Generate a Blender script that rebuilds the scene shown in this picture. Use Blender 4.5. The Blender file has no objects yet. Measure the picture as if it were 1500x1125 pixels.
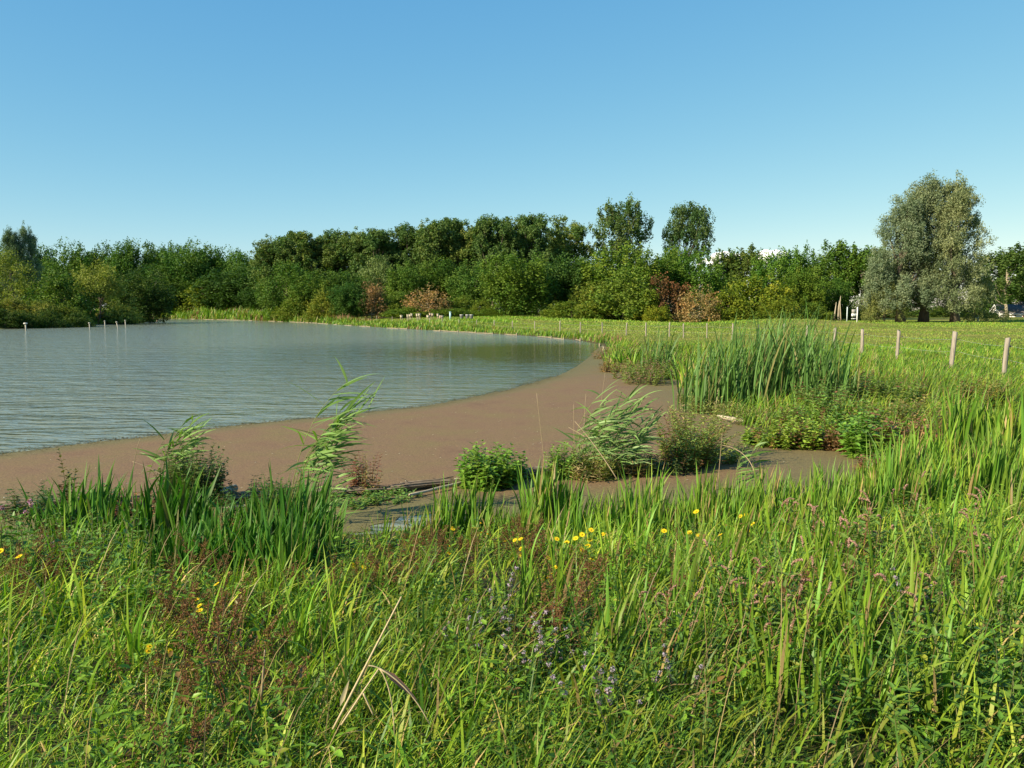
import bpy, math, random
import numpy as np
from mathutils import Vector, geometry

random.seed(11)
R0 = np.random.default_rng(11)
S = bpy.context.scene
COL = S.collection
rad = math.radians
PI = math.pi

# ------------------------------------------------------------------ camera
F = 1250.0
CZ = 2.4
PITCH = math.atan((562.5 - 456.0) / F)
cp, sp = math.cos(PITCH), math.sin(PITCH)


def ray(px, py):
    u = (px - 750.0) / F
    v = -(py - 562.5) / F
    return u, cp + v * sp, -sp + v * cp


def P(px, py, z=0.0):
    x, y, zz = ray(px, py)
    t = (z - CZ) / zz
    return np.array([x * t, y * t, z])


def PD(px, py, d):
    x, y, zz = ray(px, py)
    t = d / y
    return np.array([x * t, d, CZ + zz * t])


cam_d = bpy.data.cameras.new('camera')
cam_d.sensor_width = 36.0
cam_d.lens = 36.0 * F / 1500.0
cam_d.clip_start = 0.05
cam_d.clip_end = 12000
cam = bpy.data.objects.new('camera', cam_d)
cam.location = (0, 0, CZ)
cam.rotation_euler = (PI / 2 - PITCH, 0, 0)
COL.objects.link(cam)
S.camera = cam

# ------------------------------------------------------------------ light
SUN_AZ = math.atan2(-0.50, -0.866)      # direction to the sun, in the ground plane
SUN_EL = rad(30)
ts = Vector((math.cos(SUN_AZ) * math.cos(SUN_EL), math.sin(SUN_AZ) * math.cos(SUN_EL), math.sin(SUN_EL)))
sd = bpy.data.lights.new('sun', 'SUN')
sd.energy = 5.0
sd.angle = rad(0.53)
sd.color = (1.0, 0.87, 0.66)
so = bpy.data.objects.new('sun', sd)
so.rotation_euler = ts.to_track_quat('Z', 'Y').to_euler()
so.location = (-60, -40, 60)
COL.objects.link(so)

W = bpy.data.worlds.new('World')
S.world = W
W.use_nodes = True
wn, wl = W.node_tree.nodes, W.node_tree.links
bg = wn['Background']
sky = wn.new('ShaderNodeTexSky')
sky.sky_type = 'NISHITA'
sky.sun_disc = False
sky.sun_elevation = SUN_EL
sky.sun_rotation = math.atan2(ts.x, ts.y)
sky.air_density = 0.6
sky.dust_density = 0.2
sky.ozone_density = 4.0
sx_ = wn.new('ShaderNodeSeparateColor')
cx_ = wn.new('ShaderNodeCombineColor')
wl.new(sky.outputs[0], sx_.inputs[0])
for ch, (gm_, k_) in enumerate([(1.06, 0.94), (0.61, 1.62), (0.25, 2.64)]):
    pw_ = wn.new('ShaderNodeMath')
    pw_.operation = 'POWER'
    pw_.inputs[1].default_value = gm_
    ml_ = wn.new('ShaderNodeMath')
    ml_.operation = 'MULTIPLY'
    ml_.inputs[1].default_value = k_
    wl.new(sx_.outputs[ch], pw_.inputs[0])
    wl.new(pw_.outputs[0], ml_.inputs[0])
    wl.new(ml_.outputs[0], cx_.inputs[ch])
wl.new(cx_.outputs[0], bg.inputs[0])
bg.inputs[1].default_value = 0.105
S.view_settings.view_transform = 'Standard'
S.view_settings.look = 'None'
S.view_settings.exposure = 0.96
S.view_settings.gamma = 1.0
S.render.engine = 'CYCLES'
S.cycles.max_bounces = 8
S.cycles.diffuse_bounces = 3
S.cycles.glossy_bounces = 3
S.cycles.transmission_bounces = 4


# ------------------------------------------------------------------ node helpers
def newmat(name):
    m = bpy.data.materials.new(name)
    m.use_nodes = True
    nt = m.node_tree
    return m, nt, nt.nodes, nt.links, nt.nodes['Principled BSDF']


def ramp(n, stops):
    r = n.new('ShaderNodeValToRGB')
    e = r.color_ramp.elements
    while len(e) < len(stops):
        e.new(0.5)
    for i, (p, c) in enumerate(stops):
        e[i].position = p
        e[i].color = (*c, 1) if len(c) == 3 else c
    return r


def noise(n, l, scale, detail=4, rough=0.55, vec=None):
    t = n.new('ShaderNodeTexNoise')
    t.inputs['Scale'].default_value = scale
    t.inputs['Detail'].default_value = detail
    t.inputs['Roughness'].default_value = rough
    if vec is not None:
        l.new(vec, t.inputs['Vector'])
    return t


def leaf_mat(name, rough=0.5, transl=0.35, spec=0.35):
    m, nt, n, l, b = newmat(name)
    a = n.new('ShaderNodeAttribute')
    a.attribute_name = 'Col'
    oi = n.new('ShaderNodeObjectInfo')
    mx = n.new('ShaderNodeMix')
    mx.data_type = 'RGBA'
    mx.blend_type = 'MULTIPLY'
    mx.inputs[0].default_value = 1
    l.new(a.outputs['Color'], mx.inputs[6])
    l.new(oi.outputs['Color'], mx.inputs[7])
    l.new(mx.outputs[2], b.inputs['Base Color'])
    b.inputs['Roughness'].default_value = rough
    b.inputs['Specular IOR Level'].default_value = spec
    tr = n.new('ShaderNodeBsdfTranslucent')
    tm = n.new('ShaderNodeMix')
    tm.data_type = 'RGBA'
    tm.blend_type = 'MULTIPLY'
    tm.inputs[0].default_value = 1
    tm.inputs[7].default_value = (1.12, 1.3, 0.35, 1)
    l.new(mx.outputs[2], tm.inputs[6])
    l.new(tm.outputs[2], tr.inputs['Color'])
    ms = n.new('ShaderNodeMixShader')
    ms.inputs[0].default_value = transl
    l.new(b.outputs[0], ms.inputs[1])
    l.new(tr.outputs[0], ms.inputs[2])
    l.new(ms.outputs[0], n['Material Output'].inputs['Surface'])
    return m


def plain(name, col, rough=0.7, var=0.25, scale=8.0, bump=0.0, stretch=(1, 1, 1)):
    m, nt, n, l, b = newmat(name)
    tc = n.new('ShaderNodeTexCoord')
    mp = n.new('ShaderNodeMapping')
    mp.inputs['Scale'].default_value = stretch
    l.new(tc.outputs['Object'], mp.inputs['Vector'])
    t = noise(n, l, scale, 6, 0.6, mp.outputs[0])
    c = np.array(col)
    r = ramp(n, [(0.3, tuple(c * (1 - var))), (0.7, tuple(np.minimum(c * (1 + var), 1)))])
    l.new(t.outputs['Fac'], r.inputs[0])
    l.new(r.outputs[0], b.inputs['Base Color'])
    b.inputs['Roughness'].default_value = rough
    if bump:
        bp = n.new('ShaderNodeBump')
        bp.inputs['Strength'].default_value = bump
        bp.inputs['Distance'].default_value = 0.02
        l.new(t.outputs['Fac'], bp.inputs['Height'])
        l.new(bp.outputs[0], b.inputs['Normal'])
    return m


M_TREE = leaf_mat('tree_leaf', 0.6, 0.26, 0.12)
M_HERB = leaf_mat('herb_leaf', 0.45, 0.26, 0.28)
M_GRASS = leaf_mat('grass_blade', 0.45, 0.27, 0.20)
M_PETAL = leaf_mat('petal', 0.6, 0.3, 0.1)
M_STEM = leaf_mat('stem', 0.6, 0.05, 0.3)
M_BARK = plain('bark', (0.10, 0.08, 0.055), 0.9, 0.4, 3.0, 0.5, (1, 1, 0.25))
M_PALEBARK = plain('pale_bark', (0.34, 0.29, 0.2), 0.9, 0.3, 3.0, 0.4, (1, 1, 0.25))
M_POST = plain('weathered_post', (0.26, 0.225, 0.175), 0.85, 0.42, 9.0, 0.5, (3, 3, 0.3))
M_WOOD = plain('pale_timber', (0.25, 0.21, 0.135), 0.85, 0.35, 4.0, 0.3)
M_STICK = plain('dead_stick', (0.20, 0.15, 0.10), 0.85, 0.35, 12.0, 0.3)
M_WHITE = plain('white_paint', (0.72, 0.72, 0.68), 0.5, 0.08, 4.0)
M_WIRE = plain('galvanised_wire', (0.35, 0.35, 0.34), 0.4, 0.1, 4.0)
M_BLACK = plain('black_plastic', (0.03, 0.03, 0.03), 0.5, 0.2, 4.0)


# ------------------------------------------------------------------ mesh helpers
class Geo:
    def __init__(self):
        self.v, self.f, self.c, self.n = [], [], [], 0

    def add(self, V, Fq, C):
        V = np.asarray(V, float).reshape(-1, 3)
        C = np.asarray(C, float)
        if C.ndim == 1:
            C = np.tile(C, (len(V), 1))
        self.v.append(V)
        self.c.append(C)
        self.f.append(np.asarray(Fq, int).reshape(-1, 4) + self.n)
        self.n += len(V)

    def box(self, lo, hi, C=(1, 1, 1)):
        x0, y0, z0 = lo
        x1, y1, z1 = hi
        V = [(x0, y0, z0), (x1, y0, z0), (x1, y1, z0), (x0, y1, z0), (x0, y0, z1), (x1, y0, z1), (x1, y1, z1), (x0, y1, z1)]
        self.add(V, [(3, 2, 1, 0), (4, 5, 6, 7), (0, 1, 5, 4), (1, 2, 6, 5), (2, 3, 7, 6), (3, 0, 4, 7)], np.array(C, float))

    def mesh(self, name, mat, smooth=False):
        me = bpy.data.meshes.new(name)
        if not self.v:
            return me
        V = np.concatenate(self.v)
        Fq = np.concatenate(self.f)
        C = np.concatenate(self.c)
        me.vertices.add(len(V))
        me.vertices.foreach_set('co', V.astype(np.float32).ravel())
        me.loops.add(len(Fq) * 4)
        me.loops.foreach_set('vertex_index', Fq.astype(np.int32).ravel())
        me.polygons.add(len(Fq))
        me.polygons.foreach_set('loop_start', np.arange(0, len(Fq) * 4, 4, dtype=np.int32))
        if smooth:
            me.polygons.foreach_set('use_smooth', np.ones(len(Fq), dtype=bool))
        a = me.color_attributes.new('Col', 'FLOAT_COLOR', 'POINT')
        a.data.foreach_set('color', np.concatenate([np.clip(C, 0, 1), np.ones((len(C), 1))], 1).astype(np.float32).ravel())
        me.materials.append(mat)
        me.update(calc_edges=True)
        return me


def link(name, me, parent=None, loc=(0, 0, 0)):
    o = bpy.data.objects.new(name, me)
    COL.objects.link(o)
    o.location = loc
    if parent is not None:
        o.parent = parent
    return o


def tag(o, label=None, cat=None, group=None, kind=None):
    if label:
        o['label'] = label
    if cat:
        o['category'] = cat
    if group:
        o['group'] = group
    if kind:
        o['kind'] = kind
    return o


def thing(name, label, cat, loc, group=None):
    o = link(name, None, None, tuple(loc))
    o.empty_display_size = 0.2
    return tag(o, label, cat, group)


def norm(a):
    return a / np.maximum(np.linalg.norm(a, axis=-1, keepdims=True), 1e-9)


def blades(g, base, h, w, az, lean, bend, col, nseg=4, yaw=0.0, fold=0.0, belly=0.3, tip=1.7, tipcol=None, pw=1.3, roll=None):
    """strap leaves: each bends away from the vertical in direction az"""
    base = np.asarray(base, float)
    N = len(base)
    h, w, az, lean, bend, yaw = [np.broadcast_to(np.asarray(q, float), (N,)) for q in (h, w, az, lean, bend, yaw)]
    d = np.stack([np.cos(az), np.sin(az), np.zeros(N)], 1)
    wa = az + PI / 2 + yaw
    wv = np.stack([np.cos(wa), np.sin(wa), np.zeros(N)], 1)
    p = base.copy()
    across = 3 if fold else 2
    V = np.zeros((N, nseg + 1, across, 3))
    C = np.zeros((N, nseg + 1, across, 3))
    for k in range(nseg + 1):
        t = k / nseg
        th = lean + bend * t ** pw
        tan = d * np.sin(th)[:, None]
        tan[:, 2] = np.cos(th)
        if k:
            p = p + tan * (h / nseg)[:, None]
        prof = (0.55 + 0.45 * t / belly) if t < belly else max(0.03, 1 - ((t - belly) / (1 - belly)) ** tip)
        hw = wv * (w * prof * 0.5)[:, None]
        if roll is not None:
            hw = hw * np.cos(roll)[:, None] + np.cross(tan, wv) * (w * prof * 0.5 * np.sin(roll))[:, None]
        V[:, k, 0] = p - hw
        V[:, k, -1] = p + hw
        if fold:
            nn = np.cross(wv, tan)
            V[:, k, 1] = p - nn * (w * prof * fold)[:, None]
        c = col if tipcol is None else col * (1 - max(0, t - 0.6) / 0.4) + tipcol * (max(0, t - 0.6) / 0.4)
        C[:, k, :] = np.asarray(c)[:, None, :] if np.ndim(c) == 2 else c
    per = (nseg + 1) * across
    q = []
    for k in range(nseg):
        for a in range(across - 1):
            q.append((k * across + a, k * across + a + 1, (k + 1) * across + a + 1, (k + 1) * across + a))
    q = np.array(q)
    Fq = (np.arange(N) * per)[:, None, None] + q[None]
    g.add(V.reshape(-1, 3), Fq.reshape(-1, 4), C.reshape(-1, 3))


def leaves(g, base, dr, nr, L, Wd, col, fold=0.18, droop=0.15):
    """pointed leaves of two flat halves folded along the midrib"""
    N = len(base)
    dr = norm(dr)
    side = norm(np.cross(dr, nr))
    nr = np.cross(side, dr)
    L = np.broadcast_to(np.asarray(L, float), (N,))[:, None]
    Wd = np.broadcast_to(np.asarray(Wd, float), (N,))[:, None]
    dz = np.array([0, 0, 1.0]) * droop * L
    V = np.zeros((N, 6, 3))
    V[:, 0] = base
    V[:, 1] = base + dr * L * 0.28 + side * Wd * 0.5 + nr * Wd * fold - dz * 0.1
    V[:, 2] = base + dr * L * 0.64 + side * Wd * 0.36 + nr * Wd * fold * 0.7 - dz * 0.45
    V[:, 3] = base + dr * L - dz
    V[:, 4] = base + dr * L * 0.64 - side * Wd * 0.36 + nr * Wd * fold * 0.7 - dz * 0.45
    V[:, 5] = base + dr * L * 0.28 - side * Wd * 0.5 + nr * Wd * fold - dz * 0.1
    q = np.array([(0, 3, 2, 1), (0, 5, 4, 3)])
    Fq = (np.arange(N) * 6)[:, None, None] + q[None]
    C = np.repeat(np.asarray(col, float).reshape(-1, 3) if np.ndim(col) == 2 else np.tile(col, (N, 1)), 6, axis=0)
    g.add(V.reshape(-1, 3), Fq.reshape(-1, 4), C)


def cards(g, c, dr, nr, L, Wd, col):
    """diamond leaf sprays for crowns seen from afar"""
    N = len(c)
    dr = norm(dr)
    side = norm(np.cross(dr, nr))
    L = np.broadcast_to(np.asarray(L, float), (N,))[:, None]
    Wd = np.broadcast_to(np.asarray(Wd, float), (N,))[:, None]
    V = np.zeros((N, 4, 3))
    V[:, 0] = c - dr * L * 0.5
    V[:, 1] = c + side * Wd * 0.5 - dr * L * 0.06
    V[:, 2] = c + dr * L * 0.5
    V[:, 3] = c - side * Wd * 0.5 + dr * L * 0.04
    Fq = np.arange(N * 4).reshape(N, 4)
    g.add(V.reshape(-1, 3), Fq, np.repeat(col, 4, axis=0))


def tube(g, pts, r, sides=5, col=(1, 1, 1)):
    pts = np.asarray(pts, float)
    K = len(pts)
    r = np.broadcast_to(np.asarray(r, float), (K,))
    tan = norm(np.gradient(pts, axis=0))
    ref = np.array([0.31, 0.87, 0.11]) if abs(tan[0][2]) > 0.6 else np.array([0, 0, 1.0])
    a = norm(np.cross(tan, ref))
    b = np.cross(tan, a)
    an = np.arange(sides) * 2 * PI / sides
    V = pts[:, None, :] + r[:, None, None] * (np.cos(an)[None, :, None] * a[:, None, :] + np.sin(an)[None, :, None] * b[:, None, :])
    q = []
    for k in range(K - 1):
        for s in range(sides):
            s2 = (s + 1) % sides
            q.append((k * sides + s, k * sides + s2, (k + 1) * sides + s2, (k + 1) * sides + s))
    top = (K - 1) * sides
    if sides == 4:
        q += [(top, top + 1, top + 2, top + 3), (3, 2, 1, 0)]
    elif sides >= 5:
        for base_i, fl in ((top, 0), (0, 1)):
            for s in range(1, sides - 2, 2):
                f = (base_i, base_i + s, base_i + s + 1, base_i + min(s + 2, sides - 1))
                if len(set(f)) == 4:
                    q.append(f[::-1] if fl else f)
    g.add(V.reshape(-1, 3), q, np.array(col, float))


def bez(p0, p1, p2, k=8):
    t = np.linspace(0, 1, k)[:, None]
    return (1 - t) ** 2 * np.array(p0, float) + 2 * t * (1 - t) * np.array(p1, float) + t * t * np.array(p2, float)


# ------------------------------------------------------------------ terrain
SHORE = [(-5.2, 8.7), (-3.2, 9.0), (-1.8, 9.0), (-0.4, 9.4), (1.2, 9.8), (3.0, 10.4), (4.7, 11.6), (5.9, 13.0), (6.2, 13.9), (5.8, 14.9),
         (5.3, 15.7), (4.95, 16.8), (4.7, 18.3), (4.9, 21), (5.4, 25), (6.2, 29.5), (7.0, 33), (6.5, 33.0), (5.7, 30), (4.7, 29.2), (4.15, 33.5),
         (4.3, 38), (5.0, 45), (6.0, 53), (6.5, 61), (5.5, 71), (2, 82), (-3.7, 94), (-10, 107), (-19, 125), (-29, 148), (-41, 176), (-70, 225),
         (-111, 276), (-128, 274), (-118, 240), (-83, 201), (-77, 167), (-71, 136), (-69, 115), (-76, 90), (-90, 60), (-88, 18), (-40, 7.5), (-10, 8.6)]
SH = np.array(SHORE)


def sdf(x, y, poly=SH):
    """distance to the shore: positive on land, negative over water"""
    x = np.asarray(x, float).ravel()
    y = np.asarray(y, float).ravel()
    best = np.full(x.shape, 1e18)
    ins = np.zeros(x.shape, bool)
    n = len(poly)
    for i in range(n):
        ax, ay = poly[i]
        bx, by = poly[(i + 1) % n]
        ex, ey = bx - ax, by - ay
        t = np.clip(((x - ax) * ex + (y - ay) * ey) / (ex * ex + ey * ey), 0, 1)
        best = np.minimum(best, (x - ax - t * ex) ** 2 + (y - ay - t * ey) ** 2)
        cr = (ay > y) != (by > y)
        with np.errstate(divide='ignore', invalid='ignore'):
            xi = ax + (y - ay) * ex / (ey if ey else 1e-9)
        ins ^= cr & (x < xi)
    d = np.sqrt(best)
    return np.where(ins, -d, d)


def sm(a, b, t):
    t = np.clip((t - a) / (b - a), 0, 1)
    return t * t * (3 - 2 * t)


def H(x, y, s=None):
    x = np.asarray(x, float).ravel()
    y = np.asarray(y, float).ravel()
    if s is None:
        s = sdf(x, y)
    sp_ = np.maximum(s, 0)
    z = 0.02 + 0.44 * (1 - np.exp(-sp_ / 4.0)) + 0.30 * sm(9.0, 2.5, y) * sm(30, 12, np.abs(x)) * sm(0, 3, sp_)
    z += 0.85 * sm(112, 165, y) * sm(62, 25, np.abs(x + 30)) * sm(2, 25, sp_)
    z += 0.9 * np.exp(-(((x - 37) / 11) ** 2 + ((y - 112) / 9) ** 2))
    z += 0.35 * sm(150, 230, y) * sm(0, 20, sp_)
    z += (0.03 * np.sin(x * 1.1 + 0.4 * y) * np.sin(y * 0.83 + 1.3) + 0.04 * np.sin(x * 0.21 + 2) * np.sin(y * 0.17)) * sm(0.3, 3, sp_)
    z += 0.8 * sm(0, 5, sp_) * sm(-55, -66, x) * sm(60, 100, y)
    bed = 0.02 - 0.8 * (1 - np.exp(np.minimum(s, 0) / 1.2))
    return np.where(s < 0, bed, z)


def Hs(x, y):
    return float(H([x], [y])[0])


def axis(dense_lo, dense_hi, step, grow, far_lo, far_hi):
    a = list(np.arange(dense_lo, dense_hi, step))
    s = step
    while a[-1] < far_hi:
        s *= grow
        a.append(a[-1] + s)
    s = step
    lo = [dense_lo]
    while lo[-1] > far_lo:
        s *= grow
        lo.append(lo[-1] - s)
    return np.array(lo[:0:-1] + a)


def ground_mat():
    m, nt, n, l, b = newmat('ground_turf')
    tc = n.new('ShaderNodeTexCoord')
    ge = n.new('ShaderNodeNewGeometry')
    n1 = noise(n, l, 0.07, 6, 0.6, ge.outputs['Position'])
    n2 = noise(n, l, 2.5, 8, 0.7, ge.outputs['Position'])
    r1 = ramp(n, [(0.38, (0.11, 0.155, 0.02)), (0.55, (0.18, 0.19, 0.04)), (0.68, (0.28, 0.235, 0.08))])
    r2 = ramp(n, [(0.3, (0.45, 0.45, 0.4)), (0.7, (1.25, 1.2, 1.1))])
    l.new(n1.outputs['Fac'], r1.inputs[0])
    l.new(n2.outputs['Fac'], r2.inputs[0])
    mx = n.new('ShaderNodeMix')
    mx.data_type = 'RGBA'
    mx.blend_type = 'MULTIPLY'
    mx.inputs[0].default_value = 1
    l.new(r1.outputs[0], mx.inputs[6])
    l.new(r2.outputs[0], mx.inputs[7])
    # wet earth along the waterline, plus painted dark for gaps under the near grass
    at = n.new('ShaderNodeAttribute')
    at.attribute_name = 'Col'
    se = n.new('ShaderNodeSeparateColor')
    l.new(at.outputs['Color'], se.inputs[0])
    mud = n.new('ShaderNodeMix')
    mud.data_type = 'RGBA'
    mud.inputs[7].default_value = (0.06, 0.05, 0.028, 1)
    l.new(se.outputs[0], mud.inputs[0])
    l.new(mx.outputs[2], mud.inputs[6])
    l.new(mud.outputs[2], b.inputs['Base Color'])
    b.inputs['Roughness'].default_value = 0.95
    b.inputs['Specular IOR Level'].default_value = 0.1
    bp = n.new('ShaderNodeBump')
    bp.inputs['Strength'].default_value = 0.7
    bp.inputs['Distance'].default_value = 0.08
    l.new(n2.outputs['Fac'], bp.inputs['Height'])
    l.new(bp.outputs[0], b.inputs['Normal'])
    return m


gx = axis(-9, 12, 0.28, 1.055, -2500, 2500)
gy = axis(-2, 40, 0.28, 1.04, -400, 4000)
GX, GY = np.meshgrid(gx, gy)
gs = sdf(GX, GY)
GZ = H(GX, GY, gs)
g = Geo()
nx, ny = len(gx), len(gy)
i0 = (np.arange(ny - 1)[:, None] * nx + np.arange(nx - 1)[None, :]).ravel()
near = (GY.ravel() < 25).astype(float)
mud = np.clip(np.maximum(1 - gs / 1.6, near * 0.9 * sm(14, 4, gs) * sm(14, 7, np.abs(GX.ravel()))), 0, 1)  # near term darkens the ground so gaps between blades look shaded
g.add(np.stack([GX.ravel(), GY.ravel(), GZ], 1), np.stack([i0, i0 + 1, i0 + nx + 1, i0 + nx], 1), np.stack([mud] * 3, 1))
tag(link('ground', g.mesh('ground', ground_mat(), True)), kind='structure')


def water_mat():
    m, nt, n, l, b = newmat('lake_water')
    ge = n.new('ShaderNodeNewGeometry')
    mp = n.new('ShaderNodeMapping')
    mp.inputs['Rotation'].default_value = (0, 0, rad(12))
    mp.inputs['Scale'].default_value = (0.55, 1.5, 1)
    l.new(ge.outputs['Position'], mp.inputs['Vector'])
    a = noise(n, l, 2.2, 3, 0.55, mp.outputs[0])
    c = noise(n, l, 0.55, 3, 0.5, mp.outputs[0])
    big = noise(n, l, 0.045, 3, 0.5, ge.outputs['Position'])
    ad = n.new('ShaderNodeMath')
    ad.operation = 'MULTIPLY_ADD'
    l.new(c.outputs['Fac'], ad.inputs[0])
    ad.inputs[1].default_value = 2.2
    l.new(a.outputs['Fac'], ad.inputs[2])
    # a sheltered calm corner where the lake meets the far bend of the bank
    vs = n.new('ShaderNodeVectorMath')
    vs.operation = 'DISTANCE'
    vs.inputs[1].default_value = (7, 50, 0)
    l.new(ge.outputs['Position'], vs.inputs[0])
    mr = n.new('ShaderNodeMapRange')
    mr.interpolation_type = 'SMOOTHSTEP'
    mr.inputs[1].default_value = 9
    mr.inputs[2].default_value = 30
    mr.inputs[3].default_value = 0.12
    mr.inputs[4].default_value = 1.0
    l.new(vs.outputs['Value'], mr.inputs[0])
    rb = n.new('ShaderNodeMapRange')
    rb.inputs[1].default_value = 0.35
    rb.inputs[2].default_value = 0.65
    rb.inputs[3].default_value = 0.75
    rb.inputs[4].default_value = 1.0
    l.new(big.outputs['Fac'], rb.inputs[0])
    mu = n.new('ShaderNodeMath')
    mu.operation = 'MULTIPLY'
    l.new(mr.outputs[0], mu.inputs[0])
    l.new(rb.outputs[0], mu.inputs[1])
    bp = n.new('ShaderNodeBump')
    bp.inputs['Distance'].default_value = 0.13
    l.new(mu.outputs[0], bp.inputs['Strength'])
    l.new(ad.outputs[0], bp.inputs['Height'])
    l.new(bp.outputs[0], b.inputs['Normal'])
    # base colour turned olive-brown in the sheltered corner, painting in the trees' reflection
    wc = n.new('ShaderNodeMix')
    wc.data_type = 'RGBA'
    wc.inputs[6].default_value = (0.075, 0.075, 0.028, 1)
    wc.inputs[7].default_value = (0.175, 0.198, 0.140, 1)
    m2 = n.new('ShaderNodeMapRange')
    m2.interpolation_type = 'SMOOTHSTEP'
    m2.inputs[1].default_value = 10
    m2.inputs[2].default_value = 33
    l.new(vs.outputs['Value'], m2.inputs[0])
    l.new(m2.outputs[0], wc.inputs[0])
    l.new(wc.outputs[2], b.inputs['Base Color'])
    b.inputs['Roughness'].default_value = 0.10
    b.inputs['IOR'].default_value = 1.333
    return m


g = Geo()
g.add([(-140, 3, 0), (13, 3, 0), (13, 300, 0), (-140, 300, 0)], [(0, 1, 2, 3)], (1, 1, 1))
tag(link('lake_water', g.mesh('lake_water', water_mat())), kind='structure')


# ------------------------------------------------------------------ duckweed mat
def weed_mat():
    m, nt, n, l, b = newmat('floating_weed')
    ge = n.new('ShaderNodeNewGeometry')
    n1 = noise(n, l, 0.8, 9, 0.72, ge.outputs['Position'])
    n2 = noise(n, l, 38, 6, 0.75, ge.outputs['Position'])
    at = n.new('ShaderNodeAttribute')
    at.attribute_name = 'Col'
    se = n.new('ShaderNodeSeparateColor')
    l.new(at.outputs['Color'], se.inputs[0])
    r1 = ramp(n, [(0.30, (0.150, 0.086, 0.049)), (0.45, (0.182, 0.114, 0.060)), (0.58, (0.178, 0.122, 0.056)), (0.70, (0.172, 0.134, 0.052))])
    l.new(n1.outputs['Fac'], r1.inputs[0])
    gm = n.new('ShaderNodeMix')
    gm.data_type = 'RGBA'
    gm.inputs[7].default_value = (0.138, 0.122, 0.050, 1)
    l.new(se.outputs[0], gm.inputs[0])
    l.new(r1.outputs[0], gm.inputs[6])
    r2 = ramp(n, [(0.30, (0.42, 0.42, 0.42)), (0.5, (1.0, 1.0, 1.0)), (0.70, (1.6, 1.55, 1.4))])
    l.new(n2.outputs['Fac'], r2.inputs[0])
    mx = n.new('ShaderNodeMix')
    mx.data_type = 'RGBA'
    mx.blend_type = 'MULTIPLY'
    mx.inputs[0].default_value = 1
    l.new(gm.outputs[2], mx.inputs[6])
    l.new(r2.outputs[0], mx.inputs[7])
    l.new(mx.outputs[2], b.inputs['Base Color'])
    b.inputs['Roughness'].default_value = 0.8
    b.inputs['Specular IOR Level'].default_value = 0.2
    bp = n.new('ShaderNodeBump')
    bp.inputs['Strength'].default_value = 0.5
    bp.inputs['Distance'].default_value = 0.01
    l.new(n2.outputs['Fac'], bp.inputs['Height'])
    l.new(bp.outputs[0], b.inputs['Normal'])
    return m


edge_px = [(-420, 716), (-200, 690), (0, 665), (120, 651), (240, 636), (360, 622), (480, 611), (600, 598), (680, 585), (760, 567), (815, 551), (845, 537), (862, 525),
           (870, 515), (879, 508), (884, 504)]
EDGE = np.array([P(a, b)[:2] for a, b in edge_px])
# finer, ragged edge
ed = []
for i in range(len(EDGE) - 1):
    L = np.linalg.norm(EDGE[i + 1] - EDGE[i])
    k = max(2, int(L / 0.12)) if EDGE[i][1] < 30 else max(2, int(L / 0.5))
    for t in np.arange(k) / k:
        ed.append(EDGE[i] * (1 - t) + EDGE[i + 1] * t)
ed = np.array(ed)
arc = np.arange(len(ed))
wk = np.cumsum(R0.normal(0, 0.05, len(ed)))
wk -= np.convolve(np.pad(wk, 20, mode='edge'), np.ones(41) / 41, 'valid')
ed[:, 1] += 0.9 * wk + 0.07 * np.sin(arc * 0.21) + R0.normal(0, 0.03, len(ed))
inner = [(9, 62), (9, 30), (8, 12), (4, 8.5), (0, 7.5), (-8, 7.2), (-13, 7.2)]
outline = np.concatenate([ed, np.array(inner)])
ip = []
for _ in range(5200):
    y = random.uniform(7.5, 30)
    ip.append((random.uniform(-13, 8), y))
for _ in range(500):
    ip.append((random.uniform(-3, 8), random.uniform(30, 62)))
ip = np.array(ip)
s_ = sdf(ip[:, 0], ip[:, 1], outline)
ip = ip[s_ < -0.05]
allp = [Vector(p) for p in outline] + [Vector(p) for p in ip]
no = len(outline)
cv, ce, cf, *_ = geometry.delaunay_2d_cdt(allp, [(i, (i + 1) % no) for i in range(no)], [], 1, 1e-5)
cv = np.array([(v.x, v.y) for v in cv])
HOLE = np.array([P(a, b)[:2] for a, b in [(500, 792), (560, 768), (610, 757), (668, 748), (712, 757), (735, 775), (690, 800), (600, 815)]])
de = np.abs(sdf(cv[:, 0], cv[:, 1], np.concatenate([EDGE, [[9, 62], [60, 62], [60, -60], [-60, -60]]])))
ds = sdf(cv[:, 0], cv[:, 1])
green = np.clip(sm(0.9, 0.1, de) * 0.9 + sm(11.6, 10.3, cv[:, 1] - 0.32 * np.maximum(cv[:, 0], 0)) * 1.0 + sm(3.4, 4.4, cv[:, 0]) * 0.7 + sm(26, 36, cv[:, 1]) * 0.5, 0, 1)
cen = np.array([cv[list(f)].mean(0) for f in cf])
hs_ = sdf(cen[:, 0], cen[:, 1], HOLE)
me = bpy.data.meshes.new('duckweed')
me.from_pydata([(a, b, 0.006) for a, b in cv], [], [tuple(f) for f, q in zip(cf, hs_) if q > 0])
at = me.color_attributes.new('Col', 'FLOAT_COLOR', 'POINT')
at.data.foreach_set('color', np.stack([green] * 3 + [np.ones_like(green)], 1).astype(np.float32).ravel())
me.materials.append(weed_mat())
tag(link('duckweed', me), 'red-brown floating weed mat covering the shallow water along the bank', 'water plants', kind='stuff')

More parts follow.
